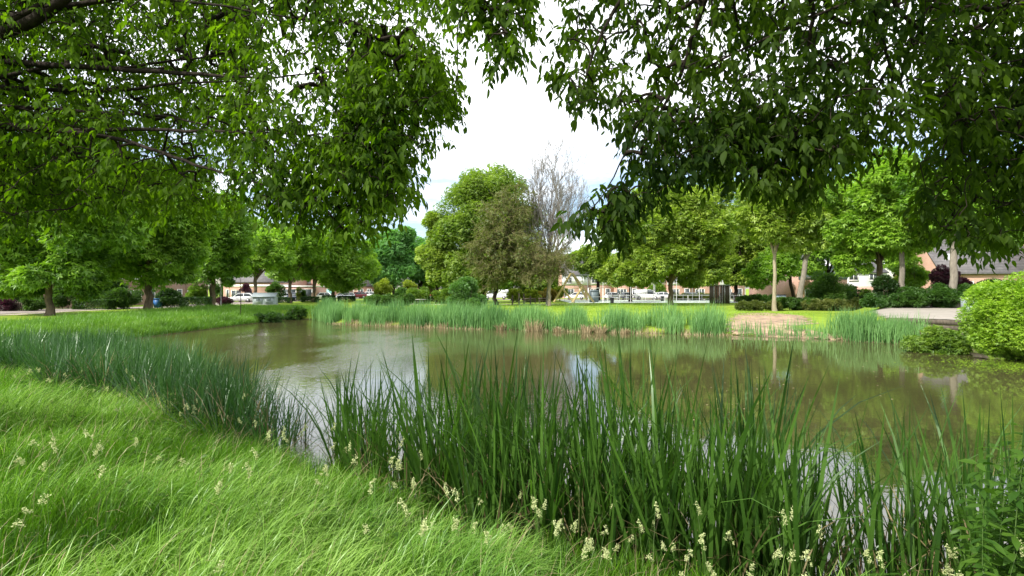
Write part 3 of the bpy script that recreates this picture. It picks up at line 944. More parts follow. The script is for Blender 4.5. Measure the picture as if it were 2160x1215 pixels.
# ------------------------------------------------------------------ shrubs and hedges
def shrub(name, label, px0, px1, top, bot, d, leafm, size=0.16, cat='shrub', group=None, n=None, stems=True, seed=None, depth=None, box=False, tmpl=LEAF3, droop=0.2, skirt=False, lobes=22):
    """bush whose outline spans px0..px1 and rises from its foot (bot) to top, at distance d"""
    seed = seed or int(px0 * 7 + top)
    r = np.random.default_rng(seed)
    s = d / FPX
    cx = (0.5 * (px0 + px1) - 1080) * s
    z0 = float(hgt(cx, d))
    ztop = CZ - (top - HZ) * s
    z0 = min(z0, ztop - 0.4)
    hx = (px1 - px0) / 2 * s
    hy = depth or max(0.5, min(hx, (ztop - z0)))
    H = ztop - z0
    o = empty(name, (cx, d, z0), label, cat, group)
    if box:
        area = 2 * (2 * hx * H + 2 * hy * H) + 4 * hx * hy
        n = n or min(16000, int(2.2 * area / (0.3 * size * size)))
        u = r.uniform(-1, 1, (n, 3)); f = r.integers(0, 5, n)
        wgt = r.uniform(0.82, 1.0, n)
        u[f == 0, 0] = wgt[f == 0]; u[f == 1, 0] = -wgt[f == 1]; u[f == 2, 1] = -wgt[f == 2]
        u[f == 3, 2] = wgt[f == 3]; u[f == 4, 2] = wgt[f == 4] 
        P = np.stack([u[:, 0] * hx, u[:, 1] * hy, (u[:, 2] * 0.5 + 0.5) * H], 1) + r.normal(size=(n, 3)) * size * 0.25
        nn = np.zeros((n, 3)); nn[f == 0, 0] = 1; nn[f == 1, 0] = -1; nn[f == 2, 1] = -1; nn[f >= 3, 2] = 1
        V, F = leaves(P, norm(r.normal(size=(n, 3)) + [0, 0, 0.4]), norm(nn + 0.5 * r.normal(size=(n, 3))), size * r.uniform(0.6, 1.3, n), tmpl)
    else:
        k = max(1, int(round(hx / max(0.6 * H, 0.3))))
        E = []
        for i in range(k):
            f = 0 if k == 1 else (i / (k - 1) * 2 - 1)
            E.append((f * hx * (1 - 0.8 / max(k, 1)) if k > 1 else 0, r.uniform(-0.15, 0.15) * hy, H * r.uniform(0.46, 0.54),
                      (hx if k == 1 else hx / k * 1.35), hy, H * r.uniform(0.42, 0.50)))
        if skirt:
            E.append((0, -0.1 * hy, H * 0.24, hx * 0.97, hy * 1.02, H * 0.24))
        V, F, C = crown_mesh(E, size, cover=2.6, tmpl=tmpl, seed=seed, cap=n or 16000, droop=droop, lobes=lobes * max(1, k ** 0.5), lobe_r=0.36)
    V[:, 2] = np.maximum(V[:, 2], 0.02)
    mk('foliage', V, F, M[leafm], o)
    if stems:
        mb = MB()
        for i in range(5 if not box else 4):
            a = r.uniform(-0.5, 0.5, 2)
            mb.tube([(a[0] * hx * (0.5 if not box else 1.5), a[1] * hy * 0.5, -0.1), (a[0] * hx, a[1] * hy, H * 0.5), (a[0] * hx * 1.4, a[1] * hy * 1.3, H * 0.85)], [0.03, 0.02, 0.008], 5, cap=False)
        mb.build('stem', M['bark'], o)
    return o


shrub('box_hedge', 'clipped rectangular box hedge with a pale top before the brown brick wall', 163, 236, 633, 654, 50, 'hedge', 0.12, 'hedge', box=True, depth=0.6)
shrub('bush', 'bright rounded bush behind the dark picket fence at far left', 47, 94, 624, 652, 47, 'shrub', 0.16)
shrub('bush', 'dull red-brown bush at the left edge beside the picket fence', 0, 36, 628, 655, 46, 'purple', 0.16)
shrub('bush', 'loose bush between the clipped box hedge and the second maple trunk', 236, 300, 608, 652, 52, 'shrub', 0.18)
shrub('bush', 'tall dark laurel bush above the blue bin', 336, 388, 606, 644, 56, 'darkleaf', 0.2)
shrub('clipped_hedge', 'long dark clipped hedge to the right of the laurel bush', 386, 442, 628, 644, 60, 'darkleaf', 0.14, 'hedge', box=True, depth=0.6)
shrub('bush', 'dark red bush behind the thin pale sign pole', 456, 488, 626, 640, 68, 'purple', 0.16)
shrub('clipped_hedge', 'low dark hedge piece right of the grey kiosk', 585, 614, 628, 637, 80, 'darkleaf', 0.14, 'hedge', box=True, depth=0.7)
shrub('clipped_hedge', 'low dark hedge piece before the pink gabled house', 638, 670, 627, 636, 84, 'darkleaf', 0.14, 'hedge', box=True, depth=0.7)
shrub('clipped_hedge', 'low dark hedge piece left of the silver car', 682, 706, 624, 635, 88, 'darkleaf', 0.14, 'hedge', box=True, depth=0.7)
shrub('clipped_hedge', 'low dark hedge piece below the silver car', 714, 748, 625, 633, 92, 'darkleaf', 0.14, 'hedge', box=True, depth=0.7)
shrub('tall_hedge', 'tall green hedge closing the gap between the brick terrace and the white-fascia house', 440, 492, 596, 636, 104, 'hedge', 0.35, 'hedge', depth=1.0)
shrub('bush', 'leafy green garden bush between the nearest maple trunk and the clipped box hedge', 112, 168, 602, 652, 52, 'shrub', 0.2)
shrub('bush', 'bright young tree-like bush against the brick wall above the clipped box hedge', 190, 262, 572, 640, 53, 'hedge', 0.22, n=9000)
shrub('bush', 'pale green garden bush behind the long dark clipped hedge', 396, 440, 596, 640, 62, 'fern', 0.22)
shrub('bush', 'dark green garden bush at the left edge behind the red-brown bush', -20, 48, 596, 650, 48, 'hedge', 0.2)
shrub('standard_tree', 'small round-headed dark tree in the front garden before the white garage fascia', 566, 598, 592, 616, 88, 'shrub', 0.3, 'small tree')
shrub('column_conifer', 'slim brown-green conifer column beside the brick gable', 628, 634, 601, 634, 90, 'olive', 0.2, 'conifer')
shrub('column_conifer', 'slim green conifer column against the pink gabled house', 636, 644, 604, 634, 91, 'hedge', 0.2, 'conifer')
shrub('bush', 'small purple bush under the white fascia of the garage row', 508, 530, 596, 609, 92, 'purple', 0.22)
shrub('weeping_shrub', 'upright yellow-green shrub just right of the far parked cars', 792, 828, 586, 626, 86, 'yellow', 0.3)
shrub('weeping_shrub', 'bright yellow weeping shrub below the blue-green trees', 850, 880, 585, 620, 88, 'yellow', 0.3)
shrub('bush', 'pale loose bush between the two yellow shrubs', 834, 858, 603, 624, 86, 'willow', 0.25)
shrub('low_hedge', 'wide low rounded shrub bed left of the stone table', 776, 868, 620, 640, 66, 'shrub', 0.16, 'hedge')
shrub('low_hedge', 'light green shrub bed behind the stone table', 866, 960, 609, 636, 76, 'fern', 0.2, 'hedge')
shrub('willow_bush', 'leafy willow bush with upright shoots growing out of the far reeds', 932, 1034, 598, 668, 42, 'willow', 0.17, 'bush', n=20000, skirt=True)
shrub('willow_bush', 'narrow leaning shoots rising above the willow bush', 962, 1004, 580, 640, 43, 'willow', 0.2, 'bush')
shrub('bush', 'yellow-leaved shrub behind the wooden posts', 1075, 1130, 612, 634, 86, 'yellow', 0.25)
shrub('bush', 'ochre and yellow shrub between the wooden posts and the climbing frame', 1130, 1176, 607, 634, 88, 'ochre', 0.25)
shrub('bush', 'yellow-green shrub left of the climbing frame foot', 1170, 1196, 600, 632, 90, 'yellow', 0.25)
shrub('bush', 'light green bush behind the white van', 1356, 1408, 600, 622, 112, 'fern', 0.35)
shrub('low_hedge', 'olive low hedge strip behind the ball court, right of the lone maple', 1420, 1500, 620, 632, 99, 'olive', 0.22, 'hedge')
shrub('low_hedge', 'dark low hedge strip left of the grey electrical cabinet', 1560, 1632, 622, 634, 80, 'cover', 0.2, 'hedge')
shrub('bush', 'olive shrub bed at the foot of the slim pale stem', 1562, 1640, 634, 656, 53, 'olive', 0.14, 'hedge')
shrub('bush', 'rough green shrub bed between the pale stem and the pale-tipped bed', 1636, 1715, 626, 656, 54, 'shrub', 0.15, 'hedge')
shrub('bush', 'pale-tipped shrub bed at the right end of the lawn, beside the plaza', 1704, 1846, 630, 658, 53, 'paleshrub', 0.13, 'hedge')
shrub('round_shrub', 'large rounded olive shrub behind the pale-tipped bed', 1702, 1788, 570, 636, 56, 'shrub', 0.17, 'shrub', n=22000, skirt=True)
shrub('bush', 'small dark shrub right of the large rounded shrub', 1786, 1816, 600, 630, 57, 'darkleaf', 0.2)
shrub('bush', 'light green small bush left of the forked dark trunk', 1814, 1842, 604, 630, 58, 'fern', 0.2)
shrub('round_shrub', 'dark rounded evergreen shrub between the two right-hand trunks', 1838, 1900, 584, 622, 48, 'darkleaf', 0.18, 'shrub')
shrub('bush', 'ochre-yellow shrub beside the tiled-roof house', 1906, 1944, 566, 612, 54, 'ochre', 0.22)
shrub('bush', 'tall green bush screening the pink gable left of the tiled roof', 1898, 1956, 535, 612, 53, 'maple_bright', 0.24, n=9000)
shrub('bush', 'yellow-green shrub behind the straight mossy trunk', 1880, 1915, 575, 610, 56, 'yellow', 0.22)
shrub('purple_maple', 'small purple-leaved maple in front of the tiled roof', 1960, 2012, 554, 606, 50, 'purple', 0.2, 'small tree', n=9000)
shrub('purple_maple', 'dark purple foliage right of the thick grey trunk', 2016, 2048, 575, 606, 50, 'purple', 0.2, 'small tree')
for k, (a, b, t_, bt, d_, lab) in enumerate([
        (1834, 1930, 618, 652, 43, 'left part of the dark green slope planting behind the plaza'),
        (1905, 1990, 606, 650, 43, 'grassy tufted part of the slope planting, middle of the plaza edge'),
        (1970, 2060, 602, 652, 42, 'slope planting under the thick grey trunk'),
        (2040, 2130, 592, 650, 42, 'slope planting behind the grey steel box'),
        (2110, 2200, 590, 650, 42, 'slope planting at the right picture edge behind the lime bush')]):
    shrub('slope_shrub', lab, a, b, t_, bt, d_, 'cover', 0.14, 'shrub', 'slope planting behind the plaza', n=15000)
shrub('lime_bush', 'large lime-green bush overhanging the water at the right edge', 2066, 2230, 578, 752, 19.9, 'lime', 0.115, 'bush', n=85000, depth=1.9, lobes=46, skirt=True)
shrub('fern_bush', 'bright feathery fern-like bush at the waterline left of the lime bush', 1918, 2036, 684, 738, 22.5, 'fern', 0.15, 'bush', n=14000, depth=0.9, droop=0.5, skirt=True)
shrub('bank_plant', 'broad-leaved plant with pale flowers drooping over the left bank', 606, 644, 648, 676, 45.5, 'shrub', 0.3, 'plant', n=900)
shrub('bank_plant', 'dark leafy weeds along the left bank water edge', 540, 590, 660, 680, 42, 'darkleaf', 0.2, 'plant', n=1500)
#SECTION3
# ------------------------------------------------------------------ overhanging trees close to the camera
def in_poly(x, y, poly):
    ins = np.zeros(len(x), bool)
    poly = np.array(poly, float)
    for a, b in zip(poly, np.roll(poly, -1, axis=0)):
        c = (a[1] > y) != (b[1] > y)
        ins ^= c & (x < a[0] + (y - a[1]) * (b[0] - a[0]) / ((b[1] - a[1]) or 1e-9))
    return ins


def near_tree(name, label, foot, r0, fork, limbs, regions, mat, seed, leaf_len, sprays_per):
    """limbs: lists of (px,py,distance,radius) read off the photo and placed in depth;
    regions: (polygon, count, near, far, clump threshold) volumes of foliage"""
    r = np.random.default_rng(seed)
    z = float(hgt(*foot))
    base = np.array([foot[0], foot[1], z])
    t = empty(name, base, label, 'tree')
    mb = MB()
    hh = np.linspace(-0.05, 1, 8)
    pts = np.array([[base[0] + (fork[0] - base[0]) * max(h, 0) ** 1.4, base[1] + (fork[1] - base[1]) * max(h, 0) ** 1.4, base[2] + (fork[2] - base[2]) * h] for h in hh])
    mb.tube(pts - base, r0 * (0.7 + 0.3 * np.exp(-np.maximum(hh, 0) * 4) + 0.3 * np.exp(-np.maximum(hh, 0) * 20)), 14, cap=False)
    nodes, par = [np.array(fork)], [-1]
    for L in limbs:
        q = np.array([at(a, b, c) for a, b, c, _ in L]); rr = np.array([x[3] for x in L])
        q = np.vstack([np.array(fork) + (q[0] - np.array(fork)) * 0.0, q]); rr = np.concatenate([[rr[0] * 1.5], rr])
        # smooth the limb through its points
        tt = np.linspace(0, len(q) - 1, 5 * (len(q) - 1) + 1)
        c = np.stack([np.interp(tt, np.arange(len(q)), q[:, i]) for i in range(3)], 1)
        for _ in range(2):
            c[1:-1] = 0.25 * c[:-2] + 0.5 * c[1:-1] + 0.25 * c[2:]
        c[1:-1] += r.normal(size=(len(c) - 2, 3)) * 0.004
        rad = np.interp(tt, np.arange(len(q)), rr)
        mb.tube(c - base, rad, 8, cap=False)
        last = 0
        for p in c[3:]:
            nodes.append(p); par.append(last); last = len(nodes) - 1
    nlimb = len(nodes)
    mb.build('trunk', M['bark_dark'], t, smooth=True)
    P = []
    for poly, cnt, dn, df, thr, nsc in regions:  # polygons run past the frame; that unseen foliage is added for shade
        pl = np.array(poly, float); lo = pl.min(0); hi = pl.max(0)
        got = []
        tries = 0
        while sum(map(len, got)) < cnt and tries < 60:
            tries += 1
            n = cnt * 2
            x = r.uniform(lo[0], hi[0], n); y = r.uniform(lo[1], hi[1], n)
            k = in_poly(x + r.normal(0, 12, n), y + r.normal(0, 12, n), pl)
            x, y = x[k], y[k]
            d = r.uniform(0, 1, len(x)) ** 0.8
            d = dn + (df - dn) * d
            q = np.stack([(x - 1080) / FPX * d, d, CZ - (y - HZ) / FPX * d], 1)
            q = q[snoise(q, nsc, seed + 5) > thr]
            got.append(q)
        P.append(np.concatenate(got)[:cnt])
    P = np.concatenate(P)
    # grow twigs: every spray joins the nearest wood already there
    NL = np.array(nodes)
    dist = np.min(np.linalg.norm(P[:, None, :] - NL[None, ::2, :], axis=2), axis=1)
    P = P[np.argsort(dist)]
    buf = np.zeros((nlimb + 3 * len(P), 3)); buf[:nlimb] = NL; cnt = nlimb
    parent = list(par)
    tips = np.zeros(len(P), int)
    for i, p in enumerate(P):
        dv = buf[:cnt] - p
        d2 = np.einsum('ij,ij->i', dv, dv) + 0.9 * np.maximum(-dv[:, 2], 0) ** 2
        j = int(np.argmin(d2))
        L = math.sqrt(max(d2[j], 1e-6))
        m = 1 if L < 0.35 else 2
        q0 = buf[j]
        last = j
        for s in range(1, m + 1):
            f = s / (m + 1)
            q = q0 + (p - q0) * f + np.array([0, 0, 0.10 * L * math.sin(math.pi * f)]) + r.normal(size=3) * 0.03 * L
            buf[cnt] = q; parent.append(last); last = cnt; cnt += 1
            if cnt >= len(buf) - 2:
                break
        buf[cnt] = p; parent.append(last); tips[i] = cnt; cnt += 1
    wgt = np.zeros(cnt); wgt[tips] = 1
    for k in range(cnt - 1, 0, -1):
        if parent[k] >= 0:
            wgt[parent[k]] += wgt[k]
    rad = np.minimum(0.0022 * np.sqrt(np.maximum(wgt, 1)), 0.03)
    ks = np.array([k for k in range(nlimb, cnt)])
    ps = np.array([parent[k] for k in ks])
    V, F = tubes(buf[ps] - base, buf[ks] - base, np.minimum(rad[ps], rad[ks] * 1.6), rad[ks], 4)
    mk('twigs', V, F, M['bark_dark'], t)
    # compound leaves at every tip: drooping leaflets in pairs
    tip = buf[tips]
    o = tip - buf[np.array(parent)[tips]]
    o[:, 2] = np.minimum(o[:, 2], 0.2 * np.linalg.norm(o, axis=1))
    o = norm(norm(o) + r.normal(size=o.shape) * 0.45)
    LP, LD, LN, LS = [], [], [], []
    for s in range(sprays_per):
        ax = norm(o + r.normal(size=o.shape) * (0.75 if s else 0.2) + np.array([0, 0, -0.25]))
        Ls = leaf_len * r.uniform(1.6, 2.6, len(tip))
        side = norm(np.cross(ax, np.array([0, 0, 1.0]) + 0.3 * r.normal(size=ax.shape)))
        st = tip - o * r.uniform(0, 0.25, len(tip))[:, None] * (1 if s else 0)
        for fpos, sg in ((0.35, 1), (0.38, -1), (0.66, 1), (0.7, -1), (0.97, 0)):
            p = st + ax * (Ls * fpos)[:, None] + np.array([0, 0, -1.0]) * (0.12 * Ls * fpos ** 2)[:, None]
            dd = norm(ax * (0.55 if sg else 1.0) + side * sg * 0.75 + np.array([0, 0, -0.95]) + r.normal(size=ax.shape) * 0.28)
            LP.append(p); LD.append(dd)
            LN.append(norm(np.array([0, 0, 1.0]) + 0.8 * ax + 0.55 * r.normal(size=ax.shape)))
            LS.append(leaf_len * r.uniform(0.45, 1.4, len(tip)))
    V, F = leaves(np.concatenate(LP) - base, np.concatenate(LD), np.concatenate(LN), np.concatenate(LS), LEAF8, wid=r.uniform(0.8, 1.15, len(LP) * len(tip)))
    mk('crown', V, F, M[mat], t)
    return t


LEFT = [
    [(-120, 120, 6.6, 0.0620), (100, 137, 6.2, 0.0341), (270, 148, 5.9, 0.0279), (400, 155, 5.6, 0.0211), (550, 166, 5.2, 0.0099), (720, 150, 4.9, 0.0043)],
    [(100, 137, 6.3, 0.0248), (250, 146, 6.2, 0.0198), (330, 133, 6.3, 0.0161), (460, 116, 6.4, 0.0087), (600, 80, 6.4, 0.0037)],
    [(-80, 180, 6.8, 0.0372), (180, 193, 6.4, 0.0236), (290, 189, 6.2, 0.0198), (350, 176, 6.0, 0.0161), (500, 170, 5.7, 0.0087), (640, 210, 5.4, 0.0037)],
    [(-60, 220, 6.5, 0.0310), (240, 240, 6.2, 0.0186), (330, 243, 6.0, 0.0149), (410, 256, 5.8, 0.0087), (560, 300, 5.5, 0.0037)],
    [(-100, 260, 6.2, 0.0434), (75, 276, 6.0, 0.0273), (270, 272, 5.7, 0.0223), (420, 276, 5.4, 0.0149), (660, 284, 5.0, 0.0074), (820, 320, 4.8, 0.0031)],
    [(-100, 250, 5.9, 0.0372), (250, 290, 5.6, 0.0223), (350, 326, 5.4, 0.0186), (450, 360, 5.2, 0.0136), (525, 379, 5.1, 0.0087), (680, 430, 4.9, 0.0031)],
    [(-150, 120, 5.6, 0.0992), (60, 48, 5.4, 0.0620), (100, 24, 5.3, 0.0558), (170, -30, 5.2, 0.0496), (420, -160, 5.0, 0.0310), (760, -230, 4.6, 0.0124)],
    [(-100, 60, 5.5, 0.0620), (260, -10, 5.4, 0.0186), (460, 10, 5.2, 0.0124), (620, 40, 5.0, 0.0074), (860, 60, 4.6, 0.0031)],
    [(420, -160, 5.0, 0.0248), (800, -120, 4.4, 0.0124), (1000, -30, 4.2, 0.0062), (1060, 60, 4.1, 0.0025)],
]
near_tree('overhanging_tree', 'large tree outside the left edge whose dark limbs and leaves overhang the left half', (-8.6, 6.0), 0.42, (-8.3, 5.9, 4.6), LEFT, [
    ([(480, -320), (960, -320), (940, 0), (905, 60), (925, 120), (968, 195), (955, 225), (905, 245), (910, 290), (862, 320), (845, 365), (880, 395), (835, 435), (795, 450), (760, 490),
      (690, 480), (560, 440), (420, 420), (500, 300)], 2300, 4.3, 6.6, -0.30, 0.5),
    ([(760, 60), (925, 110), (968, 195), (955, 225), (905, 245), (910, 290), (862, 320), (845, 365), (880, 395), (835, 435), (760, 490), (600, 460), (560, 380), (700, 300)], 900, 4.3, 5.3, -0.25, 0.4),
    ([(-250, -320), (520, -320), (560, 100), (480, 330), (420, 430), (280, 420), (130, 440), (-250, 470)], 7600, 6.2, 9.6, -0.9, 0.7),
    ([(-250, 200), (60, 220), (230, 330), (420, 380), (560, 430), (420, 450), (200, 470), (-250, 520)], 1000, 5.2, 7.2, -0.35, 0.6),
    ([(-250, -300), (520, -300), (540, 60), (300, 110), (60, 120), (-250, 130)], 700, 4.9, 6.3, -0.2, 0.5),
    ([(-250, 130), (500, 170), (520, 330), (300, 380), (-250, 380)], 200, 5.0, 6.0, 0.1, 0.45),
    ([(-250, -200), (60, -200), (40, 130), (-250, 260)], 260, 4.9, 6.0, -0.35, 0.6),
    ([(930, -60), (1130, -60), (1122, 20), (1095, 65), (1078, 120), (1056, 160), (1036, 150), (1020, 85), (985, 100), (955, 50)], 190, 3.9, 4.5, -0.3, 0.35),
], 'leaf_near', 101, 0.078, 2)

RIGHT = [
    [(1900, -700, 2.6, .12), (1700, -300, 3.4, .07), (1500, -40, 4.0, .03), (1462, 70, 4.2, .020), (1440, 150, 4.3, .015), (1400, 225, 4.3, .011), (1340, 330, 4.3, .006)],
    [(1900, -700, 2.6, .10), (1850, -250, 3.6, .05), (1835, 0, 4.2, .020), (1850, 50, 4.4, .017), (1880, 150, 4.5, .012), (1886, 230, 4.5, .008), (1860, 330, 4.5, .004)],
    [(2100, -600, 3.0, .10), (1950, -200, 3.7, .04), (1870, 0, 4.0, .018), (1960, 80, 4.2, .013), (2000, 140, 4.3, .009), (2040, 260, 4.3, .005)],
    [(2500, -300, 4.0, .10), (2250, -60, 4.3, .05), (2160, 6, 4.4, .030), (2110, 32, 4.5, .022), (2050, 62, 4.6, .016), (1960, 90, 4.8, .010), (1850, 100, 5.0, .005)],
    [(1900, -700, 2.6, .10), (1600, -350, 3.2, .05), (1350, -60, 3.7, .018), (1270, 60, 3.9, .011), (1230, 180, 4.0, .006), (1200, 250, 4.0, .004)],
    [(1650, -120, 3.5, .03), (1720, 20, 3.9, .018), (1700, 120, 4.1, .012), (1640, 250, 4.2, .008), (1600, 360, 4.2, .004)],
    [(2500, -100, 4.0, .08), (2300, 200, 4.4, .03), (2140, 330, 4.7, .014), (2040, 420, 4.8, .008), (1980, 500, 4.8, .004)],
    [(1440, 150, 4.3, .010), (1330, 300, 4.1, .007), (1270, 420, 4.0, .005), (1220, 470, 4.0, .003)],
]
near_tree('overhanging_tree', 'large tree outside the right edge with bigger hanging leaves overhanging the right half', (6.6, 2.2), 0.38, (5.2, 2.2, 5.6), RIGHT, [
    ([(1165, -300), (2400, -300), (2400, 380), (2050, 290), (1900, 270), (1860, 310), (1820, 345), (1700, 330), (1560, 340), (1450, 350), (1330, 335), (1345, 285), (1290, 225), (1185, 205), (1172, 170), (1158, 110), (1200, 40)], 2750, 3.6, 5.6, -0.16, 0.42),
    ([(1325, 220), (1700, 220), (1830, 260), (1800, 345), (1720, 365), (1560, 365), (1440, 365), (1360, 375), (1345, 370), (1338, 320)], 420, 3.6, 4.6, -0.25, 0.35),
    ([(1310, 390), (1350, 375), (1440, 385), (1395, 415), (1335, 425), (1305, 495), (1270, 500), (1230, 470), (1200, 445), (1210, 425), (1255, 418)], 75, 3.7, 4.2, -0.9, 0.3),
    ([(1560, 350), (1640, 345), (1740, 375), (1735, 420), (1640, 405), (1590, 380)], 44, 3.9, 4.4, -0.9, 0.3),
    ([(1900, 190), (2400, 190), (2400, 520), (2160, 500), (2100, 530), (2040, 540), (1985, 490), (1955, 480), (1930, 430), (1955, 360), (1910, 300)], 800, 4.2, 6.2, -0.25, 0.45),
    ([(1930, -60), (2400, -60), (2400, 450), (2100, 430), (2000, 340), (1960, 180)], 520, 4.5, 6.6, -0.4, 0.5),
], 'leaf_near2', 202, 0.084, 2)


# ------------------------------------------------------------------ grass, reeds and seed heads
def scatter(poly, n, seed):
    r = np.random.default_rng(seed)
    pl = np.array(poly, float); lo = pl.min(0); hi = pl.max(0)
    outp = []
    while sum(map(len, outp)) < n:
        q = r.uniform(lo, hi, (n * 2, 2))
        outp.append(q[in_poly(q[:, 0], q[:, 1], pl)])
    return np.concatenate(outp)[:n]


def grass_at(name, q, L, W, mat, lean=(0.15, 0.2), az=(0.3, 1.2), droop=(0.9, 0.5), segs=4, seed=0, smin=0.0, kind='stuff', label=None):
    r = np.random.default_rng(seed)
    s = sdist(q[:, 0], q[:, 1])
    q = q[s > smin]
    n = len(q)
    b = np.stack([q[:, 0], q[:, 1], hgt(q[:, 0], q[:, 1]) - 0.02], 1)
    ln = r.uniform(L[0], L[1], n) * np.clip(1 + 0.25 * snoise(b, 0.9, 3) + 0.28 * snoise(b, 0.33, 4), 0.35, 1.7)
    V, F = blades(b, ln, r.uniform(W[0], W[1], n), np.abs(r.normal(lean[0], lean[1], n)), r.normal(az[0], az[1], n), np.abs(r.normal(droop[0], droop[1], n)), segs)
    o = mk(name, V, F, M[mat])
    tag(o, label, None, None, kind)
    return o


NEARP = [(-2.2, 1.7), (3.0, 1.7), (5.4, 3.6), (5.4, 4.3), (3, 4.3), (1.1, 4.9), (-0.4, 5.8), (-2, 7.3), (-4, 8.6), (-6, 10.5), (-9, 13), (-14.6, 16.2), (-16.5, 15.4), (-13, 11.5)]
q = scatter(NEARP, 170000, 1)
d = np.hypot(q[:, 0], q[:, 1])
keep = rng.random(len(q)) < np.clip(4.6 / d, 0.22, 1.0) ** 1.2
q = q[keep]
grass_at('meadow_grass', q, (0.16, 0.46), (0.004, 0.008), 'grass', lean=(0.22, 0.25), az=(0.2, 1.6), droop=(1.2, 0.7), segs=4, seed=2, smin=-0.1)
# combed, arching paler stems in swathes
q = scatter(NEARP, 75000, 3)
P3 = np.stack([q[:, 0], q[:, 1] * 0.8, 0 * q[:, 0]], 1)
q = q[(snoise(P3, 1.1, 9) > 0.05) & (sdist(q[:, 0], q[:, 1]) > 0.7)]
q = q[rng.random(len(q)) < np.clip(4.5 / np.hypot(q[:, 0], q[:, 1]), 0.2, 1)]
grass_at('arching_grass', q, (0.40, 0.74), (0.004, 0.007), 'grass_pale', lean=(0.12, 0.14), az=(0.1, 0.8), droop=(2.3, 0.6), segs=6, seed=4)
# a scatter of straw blades and low broad leaves in the meadow
q = scatter(NEARP, 5200, 12)
q = q[(sdist(q[:, 0], q[:, 1]) > 0.3) & (rng.random(len(q)) < np.clip(4.5 / np.hypot(q[:, 0], q[:, 1]), 0.2, 1))]
grass_at('straw_grass', q, (0.3, 0.62), (0.003, 0.006), 'straw', lean=(0.25, 0.2), az=(0.1, 1.2), droop=(1.6, 0.7), segs=5, seed=13)
q = scatter(NEARP, 1500, 14)
q = q[(snoise(np.stack([q[:, 0], q[:, 1], 0 * q[:, 0]], 1), 0.8, 15) > 0.35) & (sdist(q[:, 0], q[:, 1]) > 0.4)]
LPn = np.repeat(np.stack([q[:, 0], q[:, 1], hgt(q[:, 0], q[:, 1]) + 0.12], 1), 7, axis=0)
LPn[:, 2] += rng.uniform(0, 0.2, len(LPn))
aa = rng.uniform(0, 6.28, len(LPn))
V, F = leaves(LPn + rng.normal(size=LPn.shape) * 0.03, np.stack([np.cos(aa), np.sin(aa), rng.normal(0.25, 0.35, len(aa))], 1), np.tile([[0, 0, 1.0]], (len(aa), 1)) + rng.normal(size=LPn.shape) * 0.3, rng.uniform(0.05, 0.12, len(aa)), LEAF8, 1.2)
tag(mk('meadow_weeds', V, F, M['weed']), None, None, None, 'stuff')
# left bank and the strip behind the near left reeds
q = np.concatenate([scatter([(-20.4, 20), (-20.6, 28.3), (-20.3, 37), (-20.0, 46.5), (-17, 46.5), (-17, 49), (-26, 60), (-33, 60), (-30, 30), (-25, 18)], 52000, 5),
                    scatter([(-20.4, 20), (-20.6, 28.3), (-20.3, 37), (-20.0, 46.5), (-22, 46.5), (-22.6, 20)], 26000, 6),
                    scatter([(-14, 15.7), (-20.6, 20), (-27, 24), (-27, 16), (-16, 13)], 9000, 7)])
grass_at('bank_grass', q, (0.22, 0.55), (0.012, 0.028), 'bank', lean=(0.25, 0.25), az=(0.0, 1.6), droop=(1.0, 0.6), segs=3, seed=8, smin=0.02)
# short lawn across the water
q = np.concatenate([scatter([(-17, 47), (-14, 42), (1.6, 36), (13, 32), (23, 44), (30, 46), (27, 49), (24, 56), (28, 78), (8, 79), (-20, 69)], 60000, 9)])
q = q[(snoise(np.stack([q[:, 0], q[:, 1], 0 * q[:, 0]], 1), 1.2, 21) > 0.45) | ~in_poly(q[:, 0] + rng.normal(0, .3, len(q)), q[:, 1] + rng.normal(0, .5, len(q)), [(13, 31), (14, 28), (17, 27), (18.3, 31), (21, 34.5), (22.6, 41), (20.6, 44), (17, 40.5)])]
grass_at('lawn_grass', q, (0.07, 0.16), (0.02, 0.04), 'lawnblade', lean=(0.4, 0.3), az=(0, 3), droop=(0.4, 0.3), segs=2, seed=10, smin=1.5)


# ---- far reeds: three belts of stems along the far waterline
def belt(name, line, n, L, W, mat, back, seed, front=-0.5, ends=0.0, dens=None):
    r = np.random.default_rng(seed)
    ln = np.array(line, float)
    seg = np.linalg.norm(np.diff(ln, axis=0), axis=1)
    cum = np.concatenate([[0], np.cumsum(seg)])
    u = r.uniform(0, cum[-1], n)
    x = np.interp(u, cum, ln[:, 0]); y = np.interp(u, cum, ln[:, 1])
    off = r.uniform(0, 1, n) ** 1.2 * (back - front) + front
    y = y + off + r.normal(0, 0.12, n)
    x = x + r.normal(0, 0.25, n)
    nz = snoise(np.stack([x * 1.0, y * 0.7, 0 * x], 1), 1.6, seed)
    k = nz > (dens if dens is not None else -0.5)
    x, y, nz = x[k], y[k], nz[k]
    b = np.stack([x, y, np.maximum(hgt(x, y), -0.15) - 0.03], 1)
    m = len(b)
    ll = r.uniform(L[0], L[1], m) * np.clip(1 + 0.30 * nz, 0.35, 1.5)
    V, F = blades(b, ll, r.uniform(W[0], W[1], m), np.abs(r.normal(0.10, 0.10, m)), r.uniform(0, 6.28, m), np.abs(r.normal(0.28, 0.35, m)), 3)
    o = mk(name, V, F, M[mat])
    return tag(o, None, None, None, 'stuff')


